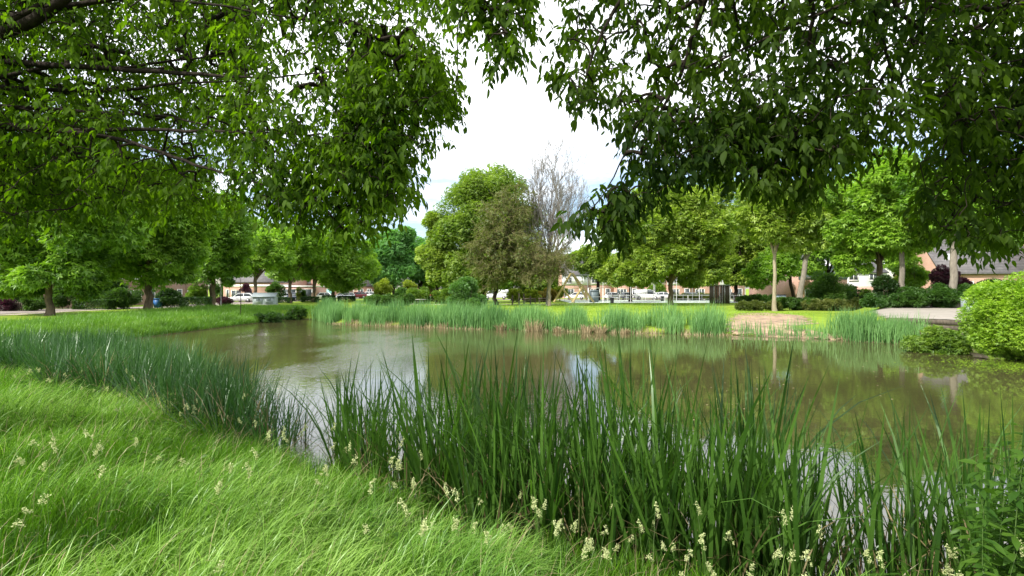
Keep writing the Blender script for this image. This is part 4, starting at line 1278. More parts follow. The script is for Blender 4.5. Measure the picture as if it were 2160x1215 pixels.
LINE1 = [(-17.4, 45.8), (-14, 40.6), (-9, 38), (-4.6, 36.2), (1.6, 34.1), (7.4, 32.3), (13.0, 30.6)]
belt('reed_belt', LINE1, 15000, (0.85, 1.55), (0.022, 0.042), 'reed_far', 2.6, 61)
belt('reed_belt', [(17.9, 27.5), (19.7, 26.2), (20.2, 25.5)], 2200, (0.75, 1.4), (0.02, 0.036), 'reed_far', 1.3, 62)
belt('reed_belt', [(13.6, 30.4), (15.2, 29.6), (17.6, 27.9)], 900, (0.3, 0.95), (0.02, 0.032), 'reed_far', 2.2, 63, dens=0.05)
belt('dead_reed_stems', [(-14, 40.3), (-9, 37.7), (-4.6, 35.9), (1.6, 33.8), (7.4, 32), (13.2, 30.3)], 2600, (0.15, 0.42), (0.02, 0.04), 'straw', 0.5, 64, front=-0.55)
belt('dead_reed_stems', [(17.6, 27.6), (19.7, 26.0), (20.9, 24)], 500, (0.12, 0.34), (0.018, 0.03), 'straw', 0.3, 65, front=-0.5)


def dry_tuft(px, py, d, h, n, seed, label):
    r = np.random.default_rng(seed)
    c = at(px, py, d); c[2] = max(float(hgt(c[0], c[1])), -0.05)
    a = r.uniform(0, 6.28, n); rr = 0.28 * np.sqrt(r.random(n)) * h / 0.6
    b = np.stack([rr * np.cos(a), rr * np.sin(a), np.zeros(n)], 1)
    V, F = blades(b, r.uniform(0.6, 1.15, n) * h, r.uniform(0.03, 0.055, n), np.abs(r.normal(0.3, 0.25, n)), a, np.abs(r.normal(0.9, 0.5, n)), 4)
    return tag(mk('dry_reed_tuft', V, F, M['straw'], loc=c), label, 'dry reeds', 'tufts of dead reeds at the far waterline')


dry_tuft(1056, 690, 34.4, 0.60, 90, 1, 'low straw-coloured reed tuft below the dead tree')
dry_tuft(1126, 694, 33.4, 0.95, 110, 2, 'tallest pointed straw-coloured reed tuft on the far waterline')
dry_tuft(1176, 696, 32.9, 0.45, 70, 3, 'small flattened dry tuft right of the pointed tuft')
dry_tuft(1238, 698, 32.3, 0.60, 100, 4, 'left one of two straw tufts touching each other at the reed edge')
dry_tuft(1266, 699, 32.0, 0.68, 110, 5, 'right one of two straw tufts touching each other at the reed edge')
dry_tuft(1318, 702, 31.7, 0.40, 60, 6, 'small dry tuft at the reeds below the lone maple')
dry_tuft(936, 687, 35.8, 0.55, 60, 7, 'thin dry tuft below the willow bush')


# ---- near cattails: every plant an object, eight shapes shared between them
def cattail_mesh(seed, nl, Lr, Wr, spread):
    r = np.random.default_rng(seed)
    n = nl
    a = r.uniform(0, 6.28, n)
    b = np.stack([0.05 * np.cos(a) * r.random(n), 0.05 * np.sin(a) * r.random(n), np.full(n, -0.25)], 1)
    ln = r.uniform(Lr[0], Lr[1], n)
    bent = r.random(n) < 0.20
    dr = np.abs(r.normal(0.12, 0.14, n)) + bent * r.uniform(0.5, 1.7, n)
    V, F = blades(b, ln + 0.25, r.uniform(Wr[0], Wr[1], n), np.abs(r.normal(spread, spread * 0.9, n)), a, dr, 6)
    return V, F


CAT_MESH = []
for k in range(10):
    o = mk('cattail', *cattail_mesh(300 + k, 10, (0.9, 1.85), (0.019, 0.036), 0.14), M['reed'])
    CAT_MESH.append(o.data)
    bpy.data.objects.remove(o)
CAT_BLUE = []
for k in range(8):
    o = mk('cattail', *cattail_mesh(340 + k, 13, (0.9, 1.65), (0.016, 0.028), 0.26), M['reed_left'])
    CAT_BLUE.append(o.data)
    bpy.data.objects.remove(o)


def plant_cattails(spots, meshes, label, group, smin, smax):
    for i, (x, y, s) in enumerate(spots):
        o = bpy.data.objects.new('cattail', meshes[int(rng.integers(0, len(meshes)))])
        COL.objects.link(o)
        o.location = (x, y, max(float(hgt(x, y)), -0.2))
        o.rotation_euler = (rng.normal(0, 0.05), rng.normal(0.04, 0.06), rng.uniform(0, 6.28))
        k = s * rng.uniform(smin, smax)
        o.scale = (k, k, k)
        tag(o, label, 'cattail', group)


def along(px_list, n, spread, seed, jit=0.25):
    """foot points along a waterline given as (px, distance)"""
    r = np.random.default_rng(seed)
    p = np.array([((a - 1080) / FPX * b, b) for a, b in px_list])
    cum = np.concatenate([[0], np.cumsum(np.linalg.norm(np.diff(p, axis=0), axis=1))])
    u = np.sort(r.uniform(0, cum[-1], n))
    x = np.interp(u, cum, p[:, 0]) + r.normal(0, 0.16, n)
    y = np.interp(u, cum, p[:, 1]) + r.uniform(-spread * 0.35, spread, n)
    return [(a, b, 1.0) for a, b in zip(x, y)]


sp1 = along([(700, 7.9), (780, 7.3), (880, 6.9)], 26, 0.7, 71)
plant_cattails(sp1, CAT_MESH, 'dark green cattail in the narrow clump between the open water and the tall middle clump', 'cattails of the narrow clump', 0.9, 1.25)
sp2 = along([(905, 6.8), (1000, 6.2), (1120, 5.7), (1270, 5.2)], 68, 1.0, 72)
plant_cattails(sp2, CAT_MESH, 'dark green cattail in the tall clump in the middle of the near bank', 'cattails of the middle clump', 1.02, 1.48)
sp3 = along([(1270, 5.2), (1400, 4.9), (1560, 4.65), (1700, 4.55)], 72, 1.0, 73)
plant_cattails(sp3, CAT_MESH, 'dark green cattail in the wide clump right of the middle on the near bank', 'cattails of the wide right clump', 1.02, 1.52)
sp4 = along([(1700, 4.55), (1800, 4.5), (1990, 4.45), (2140, 4.4)], 40, 0.8, 74)
plant_cattails(sp4, CAT_MESH, 'dark green cattail in the loose clump by the right picture edge', 'cattails of the loose right clump', 0.85, 1.25)
sp5 = along([(590, 8.3), (500, 8.9), (380, 10.0), (240, 11.6), (120, 13.0)], 110, 1.2, 75)
plant_cattails(sp5, CAT_BLUE, 'blue-green cattail in the front of the dense left reed bed', 'cattails of the left reed bed', 0.78, 1.05)
# the mass of the left bed behind that front row
qq = np.concatenate([scatter([(-4.6, 9.0), (-5.8, 9.5), (-8.9, 11.6), (-13.6, 14.4), (-17.8, 16.5), (-19, 20.5), (-15.5, 20), (-11, 16.5), (-7.5, 13.2), (-5.0, 10.4)], 700, 76),
                     scatter([(-14, 15.5), (-19, 18), (-22, 18.5), (-22, 16.5), (-15, 14)], 130, 77)])
Vs, Fs4, Fs3, nv = [], [], [], 0
proto = [cattail_mesh(380 + k, 12, (0.9, 1.65), (0.018, 0.03), 0.24) for k in range(8)]
for i, (x, y) in enumerate(qq):
    V, F = proto[int(rng.integers(0, 8))]
    a = rng.uniform(0, 6.28); c, s = math.cos(a), math.sin(a); k = rng.uniform(0.75, 1.05)
    R = np.array([[c, -s, 0], [s, c, 0], [0, 0, 1]]) * k
    Vs.append(V @ R.T + np.array([x, y, max(float(hgt(x, y)), 0.0)]))
    Fs4.append(F[0] + nv); Fs3.append(F[1] + nv); nv += len(V)
VV = np.concatenate(Vs)
tag(mk('reed_bed', VV, [np.concatenate(Fs4), np.concatenate(Fs3)], M['reed_left']), None, None, None, 'stuff')


# dead brown blades tangled among the near cattails
q = np.array([(x + rng.normal(0, .12), y + rng.normal(0, .12)) for x, y, _ in (sp1 + sp2 + sp3 + sp4 + sp5) * 4])
b = np.stack([q[:, 0], q[:, 1], np.maximum(hgt(q[:, 0], q[:, 1]), -0.05)], 1)
V, F = blades(b, rng.uniform(0.35, 1.35, len(b)), rng.uniform(0.010, 0.020, len(b)), np.abs(rng.normal(0.35, 0.3, len(b))), rng.uniform(0, 6.28, len(b)), np.abs(rng.normal(0.9, 0.8, len(b))), 5)
tag(mk('dead_reed_stems', V, F, M['straw_brown']), None, None, None, 'stuff')


# ---- cocksfoot: thin stems with clumped cream seed heads
def cocksfoot(seed):
    r = np.random.default_rng(seed)
    H = r.uniform(0.75, 1.0)
    n = 9
    t_ = np.linspace(0, 1, n)
    bend = r.uniform(0.05, 0.22)
    a = r.uniform(0, 6.28)
    pts = np.stack([bend * t_ ** 2 * math.cos(a), bend * t_ ** 2 * math.sin(a), H * t_ - 0.03], 1)
    V, F = loft(pts, np.linspace(0.0022, 0.0012, n), 4)
    P, D, N, S = [], [], [], []
    nb = r.integers(4, 7)
    for i in range(nb):
        f = 1 - 0.13 * i / nb - 0.01
        c = np.array([np.interp(f, t_, pts[:, k]) for k in range(3)])
        sd = norm(np.array([r.normal(), r.normal(), 0.7]))
        c = c + sd * (0.008 + 0.035 * i / nb)
        m = int(30 * r.uniform(0.7, 1.2))
        P.append(c + r.normal(size=(m, 3)) * np.array([0.007, 0.007, 0.012]))
        D.append(norm(r.normal(size=(m, 3)) + [0, 0, 0.9])); N.append(r.normal(size=(m, 3))); S.append(r.uniform(0.008, 0.014, m))
    HV, HF = leaves(np.concatenate(P), np.concatenate(D), norm(np.concatenate(N)), np.concatenate(S), LEAF4, 1.2)
    return (V, F), (HV, HF)


CF = []
for k in range(7):
    (V, F), (HV, HF) = cocksfoot(500 + k)
    e = empty('cocksfoot', (0, 0, 0), 'flowering grass stem with cream seed heads standing in the near bank meadow', 'grass stem', 'flowering grass stems on the near bank')
    mk('stem', V, F, M['stem_green'], e)
    mk('seed_head', HV, HF, M['seed'], e)
    CF.append(e)
spots = []
r5 = np.random.default_rng(55)
for a, b, n, dlo, dhi in ((0, 180, 12, 9.0, 13.0), (180, 560, 26, 7.5, 11.5), (560, 900, 24, 5.0, 7.8), (900, 1300, 22, 3.8, 5.6), (1250, 1700, 24, 3.5, 4.8), (1600, 2160, 22, 3.5, 4.4), (0, 900, 26, 3.0, 5.5), (900, 1500, 12, 2.8, 3.8)):
    for _ in range(n):
        dd = r5.uniform(dlo, dhi)
        x = (r5.uniform(a, b) - 1080) / FPX * dd
        if sdist(np.array([x]), np.array([dd]))[0] > 0.0:
            spots.append((x, dd))
for i, (x, y) in enumerate(spots):
    o = CF[i] if i < len(CF) else copy_tree(CF[int(r5.integers(0, len(CF)))])
    o.location = (x, y, float(hgt(x, y)))
    o.rotation_euler = (r5.normal(0, 0.1), r5.normal(0.08, 0.12), r5.uniform(0, 6.28))
    k = r5.uniform(0.5, 1.0)
    o.scale = (1.0, 1.0, k)


# ---- leafy weeds at the right edge
def weed(seed, H):
    r = np.random.default_rng(seed)
    n = 10
    t_ = np.linspace(0, 1, n)
    a = r.uniform(0, 6.28)
    pts = np.stack([0.15 * t_ ** 2 * math.cos(a), 0.15 * t_ ** 2 * math.sin(a), H * t_ - 0.05], 1)
    V, F = loft(pts, np.linspace(0.006, 0.002, n), 5)
    P, D, N, S = [], [], [], []
    lev = int(H / 0.065)
    for i in range(lev):
        f = (i + 1.5) / (lev + 1)
        c = np.array([np.interp(f, t_, pts[:, k]) for k in range(3)])
        for sg in (0, 1, 2):
            b = i * 1.57 + sg * 2.1 + r.normal(0, 0.3)
            P.append(c); D.append(np.array([math.cos(b), math.sin(b), r.uniform(-0.5, 0.25)])); N.append(np.array([0, 0, 1.0]) + 0.3 * r.normal(size=3))
            S.append(0.15 * (1 - 0.6 * f) * r.uniform(0.7, 1.2) + 0.03)
    LV, LF = leaves(np.array(P), np.array(D), norm(np.array(N)), np.array(S), LEAF8, 1.0)
    return V, F, LV, LF


WD = []
for k in range(4):
    V, F, LV, LF = weed(700 + k, 1.5)
    e = empty('leafy_weed', (0, 0, 0), 'tall leafy weed crowded at the right picture edge beside the cattails', 'weed', 'leafy weeds at the right edge')
    mk('stem', V, F, M['stem_green'], e)
    mk('foliage', LV, LF, M['weed'], e)
    WD.append(e)
for i in range(26):
    o = WD[i] if i < 4 else copy_tree(WD[i % 4])
    px = r5.uniform(2050, 2230); dd = r5.uniform(3.4, 4.3)
    x = (px - 1080) / FPX * dd
    o.location = (x, dd, float(hgt(x, dd)))
    k = r5.uniform(0.8, 1.25) * (0.75 + 0.35 * (px - 2050) / 180)
    o.rotation_euler = (r5.normal(0, 0.1), r5.normal(0, 0.1), r5.uniform(0, 6.28))
    o.scale = (k, k, k)
#SECTION4
# ------------------------------------------------------------------ houses
def window(parent, x, z, w_, h_, y=0.0, mull=1, fm='white', curtain=False):
    """frame proud of the wall (front faces -Y), dark pane set back inside it"""
    f = MB(); t = 0.09
    f.box((x, y - 0.03, z + h_ / 2 - t / 2), (w_, 0.10, t)).box((x, y - 0.03, z - h_ / 2 + t / 2), (w_, 0.10, t))
    f.box((x - w_ / 2 + t / 2, y - 0.03, z), (t, 0.098, h_ - 2 * t)).box((x + w_ / 2 - t / 2, y - 0.03, z), (t, 0.098, h_ - 2 * t))
    for i in range(mull):
        xx = x - w_ / 2 + w_ * (i + 1) / (mull + 1)
        f.box((xx, y - 0.028, z), (t * 0.8, 0.09, h_ - 2 * t))
    o = f.build('window', M[fm], parent)
    p = MB().box((x, y - 0.012, z), (w_ - 2 * t, 0.02, h_ - 2 * t))
    p.build('pane', M['curtain' if curtain else 'glass'], o)
    s = MB().box((x, y - 0.07, z - h_ / 2 - 0.04), (w_ + 0.1, 0.16, 0.07))
    s.build('sill', M['concrete'], o)
    return o


def house(name, label, x, y, rz, w_, dep, eave, ridge, wallm, roofm, wins=(), doors=(), panels=(), chimney=True, gable_front=False, group=None, skylights=(), z=None, flat=False, cat='house', dormers=()):
    zz = float(hgt(x, y)) - 0.05 if z is None else z
    h = empty(name, (x, y, zz), label, cat, group, rz)
    hw = w_ / 2
    mb = MB()
    if flat:
        mb.box((0, dep / 2, eave / 2), (w_, dep, eave))
    elif gable_front:
        P = [(-hw, 0, 0), (hw, 0, 0), (hw, dep, 0), (-hw, dep, 0), (-hw, 0, eave), (hw, 0, eave), (hw, dep, eave), (-hw, dep, eave), (0, 0, ridge), (0, dep, ridge)]
        mb.add(P, [(0, 1, 5, 4), (1, 2, 6, 5), (2, 3, 7, 6), (3, 0, 4, 7), (4, 5, 8), (6, 7, 9)])
    else:
        P = [(-hw, 0, 0), (hw, 0, 0), (hw, dep, 0), (-hw, dep, 0), (-hw, 0, eave), (hw, 0, eave), (hw, dep, eave), (-hw, dep, eave), (-hw, dep / 2, ridge), (hw, dep / 2, ridge)]
        mb.add(P, [(0, 1, 5, 4), (1, 2, 6, 5), (2, 3, 7, 6), (3, 0, 4, 7), (5, 6, 9), (7, 4, 8)])
    mb.build('wall', M[wallm], h)
    rf = MB()
    if flat:
        rf.box((0, dep / 2, eave + 0.12), (w_ + 0.3, dep + 0.3, 0.24))
    else:
        o_ = 0.3; t = 0.16
        run = (dep / 2 if not gable_front else hw)
        sl = (ridge - eave) / run
        for sgn in (-1, 1):
            lo = run + o_; zlo = eave - o_ * sl + 0.02; zhi = ridge + 0.02
            if gable_front:
                A = [(0, -o_, zhi), (0, dep + o_, zhi), (sgn * lo, dep + o_, zlo), (sgn * lo, -o_, zlo)]
            else:
                c = dep / 2
                A = [(-hw - 0.1, c, zhi), (hw + 0.1, c, zhi), (hw + 0.1, c + sgn * lo, zlo), (-hw - 0.1, c + sgn * lo, zlo)]
            B = [(a, b, c_ + t) for a, b, c_ in A]
            rf.add(A + B, [(3, 2, 1, 0), (4, 5, 6, 7), (0, 1, 5, 4), (1, 2, 6, 5), (2, 3, 7, 6), (3, 0, 4, 7)])
    r_ = rf.build('roof', M[roofm], h)
    if chimney and not flat:
        c = MB().box((hw * 0.5 if not gable_front else 0.4, dep / 2 + 0.2, ridge + 0.45), (0.6, 0.6, 1.3)).box((hw * 0.5 if not gable_front else 0.4, dep / 2 + 0.2, ridge + 1.14), (0.7, 0.7, 0.08))
        c.build('chimney', M[wallm], r_)
    sl = 0 if flat else (ridge - eave) / (dep / 2)
    for (sx, f, sw) in skylights:          # on the front slope
        yy = dep / 2 * f; zc = eave + sl * yy + 0.21
        a = math.atan(sl)
        mbk = MB()
        L = 0.55
        dy, dz = math.cos(a) * L, math.sin(a) * L
        n_ = (0, -math.sin(a) * 0.06, math.cos(a) * 0.06)
        A = [(sx - sw / 2, yy - dy, zc - dz), (sx + sw / 2, yy - dy, zc - dz), (sx + sw / 2, yy + dy, zc + dz), (sx - sw / 2, yy + dy, zc + dz)]
        B = [(p[0] + n_[0], p[1] + n_[1], p[2] + n_[2]) for p in A]
        mbk.add(A + B, [(3, 2, 1, 0), (4, 5, 6, 7), (0, 1, 5, 4), (1, 2, 6, 5), (2, 3, 7, 6), (3, 0, 4, 7)])
        mbk.build('skylight', M['lamp'], r_)
    for (dx, dw) in dormers:
        yy = dep / 2 * 0.35; z0 = eave + sl * yy
        d_ = MB().box((dx, yy + 1.0, z0 + 0.7), (dw, 2.0, 1.4)).box((dx, yy + 0.95, z0 + 1.45), (dw + 0.3, 2.3, 0.12))
        dd = d_.build('dormer', M['panel'], h)
        window(dd, dx, z0 + 0.75, dw - 0.4, 1.0, yy, 1)
    for (a, b, c, d, m) in panels:
        MB().box(((a + b) / 2, -0.03, (c + d) / 2), (b - a, 0.1, d - c)).build('cladding', M[m], h)
    for (wx, wz, ww, wh, *rest) in wins:
        yo = rest[0] if rest else 0.0
        window(h, wx, wz, ww, wh, yo, rest[1] if len(rest) > 1 else (1 if ww > 1.2 else 0), curtain=(rest[2] if len(rest) > 2 else False))
    for (dx, dw, dh, m) in doors:
        d_ = MB().box((dx, -0.03, dh / 2 + 0.05), (dw, 0.08, dh)).build('door', M[m], h)
        MB().box((dx - dw / 2 - 0.04, -0.04, dh / 2 + 0.05), (0.08, 0.12, dh)).box((dx + dw / 2 + 0.04, -0.04, dh / 2 + 0.05), (0.08, 0.12, dh)).box((dx, -0.04, dh + 0.09), (dw + 0.16, 0.12, 0.08)).build('frame', M['white'], d_)
        MB().box((dx + dw * 0.36, -0.09, 1.05), (0.12, 0.05, 0.04)).build('handle', M['steel'], d_)
    return h


# left: brick terrace along the street, fronts facing the pond
LW = [(-1.6, 1.35, 2.0, 1.5, 0, 1, False), (-1.5, 4.2, 1.8, 1.2, 0, 1, True), (1.6, 4.2, 1.1, 1.2, 0, 0, True)]
LD = [(1.5, 0.95, 2.1, 'door_dark')]
terr = ['brown brick terraced house at the left picture edge behind the picket fence',
        'brown brick terraced house behind the thick trunk of the nearest maple',
        'brown brick terraced house behind the clipped box hedge',
        'brown brick terraced house behind the second maple trunk',
        'brown brick terraced house behind the laurel bush',
        'brown brick terraced house behind the thin pale sign pole',
        'brown brick terraced house at the far end of the left row, before the white car']
h0 = None
for i, lab in enumerate(terr):
    yy = 47.5 + i * 6.05
    if h0 is None:
        h0 = house('terraced_house', lab, -51.5, yy, math.pi / 2, 6.0, 9, 5.4, 8.6, 'brick_brown', 'roof', LW, LD, group='brown brick terrace on the left', z=0.4)
    else:
        c = copy_tree(h0, None, lab); c.location = (-51.5, yy, 0.4)
house('house', 'house with white garage fascia and white dormers behind the grey kiosk', -49.0, 98, 0, 12.5, 9, 3.6, 7.2, 'brick_pink', 'roof',
      [(-3.8, 1.3, 1.8, 1.4), (-5.4, 1.3, 0.6, 1.6, 0, 0)], [(-1.4, 1.0, 2.1, 'door_dark')], [(-6.0, 6.2, 2.62, 3.05, 'white')], z=0.4, dormers=((-3.0, 2.2), (2.2, 2.4)))
MB_g = house('garage', 'low garage with dark open front and flat white roof edge right of the grey kiosk', -40.2, 96, 0, 6.5, 6, 2.6, 2.6, 'brick_pink', 'white', [], [(-1.5, 2.4, 2.1, 'door_dark'), (1.5, 2.4, 2.1, 'door_dark')], flat=True, z=0.4)
house('house', 'pink house with a brown brick gable and teal garage door beyond the conifers', -40.5, 107, 0, 8.5, 10, 5.0, 8.8, 'brick_pink', 'roof_red', [(-2.2, 4.0, 1.2, 1.2), (1.8, 3.9, 1.4, 1.2), (-2.4, 1.4, 1.6, 1.3)],
      [(2.2, 2.2, 2.1, 'door_teal')], gable_front=True, z=0.4)
house('house', 'small pale house with a steep dark roof behind the red and white parked cars', -41.0, 138, 0, 8, 9, 3.0, 6.8, 'brick_pink', 'roof', [(-2.4, 1.5, 1.5, 1.3), (0.2, 1.5, 1.5, 1.3), (2.6, 1.5, 1.3, 1.3)], [], z=0.4, dormers=((0, 1.8),))
house('house', 'pink house far back beyond the stone table, mostly hidden by shrubs', -28.0, 150, 0, 9, 9, 3.0, 6.2, 'brick_pink', 'roof', [(-2.4, 1.5, 1.5, 1.3), (2.4, 1.5, 1.5, 1.3)], [], z=0.4)

# middle: pink brick terrace with white upper cladding behind the ball court
MW = [(-1.3, 1.45, 2.2, 1.5, 0, 2, False), (-1.4, 4.15, 1.5, 1.35, -0.08, 1, False), (1.5, 4.15, 1.0, 1.35, -0.08, 0, True)]
MD = [(1.6, 1.0, 2.15, 'door_dark')]
MP = [(-3.0, 3.0, 3.05, 5.4, 'panel')]
mid = ['pink brick terraced house with white upper cladding behind the climbing frame',
       'pink brick terraced house with white upper cladding behind the white goal frame',
       'pink brick terraced house with white upper cladding behind the silver and white cars',
       'pink brick terraced house with white upper cladding behind the long white van',
       'pink brick terraced house with white upper cladding behind the light green bush',
       'pink brick terraced house with white upper cladding just right of the lone maple trunk',
       'pink brick terraced house with white upper cladding left of the slatted hut']
h0 = None
for i, lab in enumerate(mid):
    xx = 14.5 + i * 6.06
    if h0 is None:
        h0 = house('terraced_house', lab, xx, 118, 0, 6.0, 9, 5.5, 8.8, 'brick_pink', 'roof', MW, MD, MP, group='pink terrace behind the ball court', z=0.4)
    else:
        c = copy_tree(h0, None, lab); c.location = (xx, 118 + (i % 2) * 0.6, 0.4)
PW = [(-1.5, 1.5, 1.5, 1.4), (1.9, 1.5, 1.2, 1.3), (-1.4, 4.3, 1.4, 1.2), (1.6, 4.3, 1.2, 1.2)]
h0 = house('terraced_house', 'all-pink brick house with a white downpipe left of the grey electrical cabinet', 50.5, 92, 0, 7.5, 9, 5.4, 8.6, 'brick_pink', 'roof', PW, [(0.2, 1.0, 2.1, 'door_dark')], group='all-pink brick houses on the right', z=0.5)
c = copy_tree(h0, None, 'all-pink brick house with small windows right of the grey electrical cabinet'); c.location = (58.2, 92, 0.5)
house('house', 'flat-roofed house with white-framed upper windows behind the large rounded shrub', 51.0, 84, 0, 8, 8, 5.7, 5.7, 'brick_pink', 'kiosk_dark',
      [(-2.0, 4.6, 1.8, 1.2), (0.4, 4.6, 1.8, 1.2), (2.6, 4.6, 1.2, 1.2), (-2.2, 1.5, 1.6, 1.3)], [(1.2, 1.0, 2.1, 'door_dark')], [(-4, 4, 3.7, 5.65, 'kiosk_dark')], flat=True, z=0.5)
house('house', 'white-walled house glimpsed between the rounded shrub and the forked dark trunk', 60.5, 88, 0, 8, 9, 5.0, 7.6, 'panel', 'roof', [(-1.8, 4.2, 1.6, 1.2), (1.6, 4.2, 1.4, 1.2), (0, 1.4, 2, 1.3)], [], z=0.5, panels=[(-4, 4, 0.2, 2.6, 'brick_pink')])
house('house', 'dark tile-roofed house with one skylight behind the purple maple', 55.2, 59, -0.15, 10.5, 9, 3.05, 8.0, 'brick_pink', 'roof', [(-2.6, 1.4, 1.6, 1.2), (2, 1.4, 1.6, 1.2)], [], z=1.6, skylights=((-3.2, 0.32, 0.9),))
house('house', 'dark tile-roofed house with dormer at the right picture edge above the lime bush', 65.5, 56, -0.15, 8.5, 9, 3.4, 8.6, 'brick_pink', 'roof', [(-2.6, 1.4, 1.6, 1.2), (2, 1.4, 1.6, 1.2)], [], z=1.6, skylights=((-0.6, 0.36, 0.9), (1.6, 0.36, 0.9)), dormers=((-3.0, 1.2),))

# ------------------------------------------------------------------ cars
def loft_sections(secs):
    """secs: list of rings (same count) -> V,F with end caps as fans"""
    n = len(secs[0])
    V = [p for s in secs for p in s]
    F = []
    for i in range(len(secs) - 1):
        for j in range(n):
            k = (j + 1) % n
            F.append((i * n + j, i * n + k, (i + 1) * n + k, (i + 1) * n + j))
    for b in (0, (len(secs) - 1) * n):
        c = tuple(np.mean([V[b + j] for j in range(n)], axis=0))
        V.append(c)
        for j in range(n):
            F.append((b + j, b + (j + 1) % n, len(V) - 1))
    return V, F


def car_meshes(kind):
    """car pointing along +X, resting on z=0; returns dict of MB"""
    if kind == 'van':
        L, Wd, prof = 5.2, 1.95, [(-2.6, .95, 1.0), (-2.55, 1.05, 1.05), (-1.5, 1.1, 1.1), (0.3, 1.1, 1.1), (1.35, 1.1, 1.1), (1.9, 1.02, 1.02), (2.45, .85, .85), (2.6, .62, .62)]
        top = [(-2.55, 1.06, 1.10), (-2.45, 1.95, 1.95), (0.7, 2.0, 2.0), (1.15, 1.86, 1.9), (1.95, 1.05, 1.06)]
        wb, wr = 1.65, 0.34
    elif kind == 'estate':
        L, Wd, prof = 4.55, 1.8, [(-2.25, .78, .8), (-2.15, .9, .9), (-1.2, .95, .95), (0.2, .93, .93), (0.95, .90, .90), (1.6, .80, .80), (2.15, .68, .68), (2.27, .52, .52)]
        top = [(-2.15, .92, .95), (-1.75, 1.40, 1.4), (-.4, 1.47, 1.47), (0.25, 1.42, 1.42), (1.0, .90, .91)]
        wb, wr = 1.36, 0.32
    else:
        L, Wd, prof = 4.0, 1.72, [(-1.98, .75, .8), (-1.9, .92, .92), (-1.1, .96, .96), (0.2, .94, .94), (0.85, .92, .92), (1.4, .82, .82), (1.88, .68, .68), (2.0, .52, .52)]
        top = [(-1.9, .95, .96), (-1.45, 1.44, 1.44), (-.3, 1.5, 1.5), (0.25, 1.45, 1.45), (0.92, .92, .93)]
        wb, wr = 1.22, 0.31
    hw = Wd / 2
    secs = []
    for i, (x, zt, _) in enumerate(prof):
        e = 0.86 if i in (0, len(prof) - 1) else 1.0
        w2 = hw * e; zb = 0.24 if 0 < i < len(prof) - 1 else 0.34
        secs.append([(x, -w2 * 0.9, zb), (x, -w2, zb + 0.12), (x, -w2, zt - 0.14), (x, -w2 * 0.93, zt), (x, w2 * 0.93, zt), (x, w2, zt - 0.14), (x, w2, zb + 0.12), (x, w2 * 0.9, zb)])
    body = MB(); body.add(*loft_sections(secs))
    # roof skin and pillars
    tw = hw * 0.76
    (xa, za, _), (xb, zb_, _), (xm, zm, _), (xc, zc, _), (xd, zd, _) = top
    rs = [[(x, -tw * k, z - .06), (x, -tw * k * .94, z), (x, tw * k * .94, z), (x, tw * k, z - .06)] for x, z, k in ((xb - .05, zb_, .96), ((xb + xm) / 2, (zb_ + zm) / 2 + .02, 1), (xm, zm, 1), (xc + .03, zc, .97))]
    body.add(*loft_sections(rs))
    for sg in (-1, 1):
        for (p, q) in (((xa, za), (xb, zb_)), ((xd, zd), (xc, zc)), (((xb + xm) / 2 + .3, .92), ((xb + xm) / 2 + .3, zm))):
            body.tube([(p[0], sg * hw * .90, p[1]), (q[0], sg * tw * .99, q[1] - .03)], .045, 5)
        if kind == 'van':
            body.box(((xa + xm) / 2 - .25, sg * hw * .86, 1.5), (2.4, .05, .85))
        body.box((xd - .25, sg * (hw + .08), .98 if kind != 'van' else 1.2), (.12, .18, .12))
    glass = MB()
    g = [[(x, -w2, zlow), (x + dx, -t2, z - .03), (x + dx, t2, z - .03), (x, w2, zlow)] for x, dx, zlow, z, w2, t2 in
         ((xa + .02, .05, za - .1, za + .02, hw * .88, hw * .86), (xb + .02, 0, za - .1, zb_ - .03, hw * .89, tw * .97), (xm, 0, zd - .08, zm - .03, hw * .89, tw * .985), (xc, 0, zd - .08, zc - .03, hw * .89, tw * .97), (xd - .03, 0, zd - .12, zd, hw * .88, hw * .86))]
    glass.add(*loft_sections(g))
    return dict(body=body, glass=glass, hw=hw, wb=wb, wr=wr, L=L, zf=prof[-2][1], zr=prof[1][1])


CAR = {}


def car(kind, paint, label, px, d, heading, z=None, loc=None):
    if kind not in CAR:
        CAR[kind] = car_meshes(kind)
    c = CAR[kind]
    x = (px - 1080) / FPX * d
    zz = (float(hgt(x, d)) if z is None else z) + 0.02
    o = empty('parked_car' if kind != 'van' else 'parked_van', (x, d, zz), label, 'car' if kind != 'van' else 'van', 'vehicles parked around the pond', heading)
    c['body'].build('body', M['car_' + paint], o)
    c['glass'].build('windows' if False else 'glazing', M['glass'], o)
    for sx in (1, -1):
        for sy in (1, -1):
            w_ = MB().tube([(sx * c['wb'], sy * (c['hw'] - .20), c['wr']), (sx * c['wb'], sy * (c['hw'] + .012), c['wr'])], c['wr'], 16)
            wo_ = w_.build('wheel', M['tyre'], o)
            MB().tube([(sx * c['wb'], sy * (c['hw'] - .02), c['wr']), (sx * c['wb'], sy * (c['hw'] + .025), c['wr'])], c['wr'] * .62, 12).build('rim', M['rim'], wo_)
    for sy in (1, -1):
        MB().box((c['L'] / 2 - .14, sy * c['hw'] * .68, c['zf'] - .12), (.22, .34, .15)).build('headlight', M['lamp'], o)
        MB().box((-c['L'] / 2 + .10, sy * c['hw'] * .74, c['zr'] - .06), (.16, .22, .2)).build('taillight', M['tail'], o)
    MB().box((c['L'] / 2 - .02, 0, .42), (.03, .5, .1)).build('number_plate', M['lamp'], o)
    return o


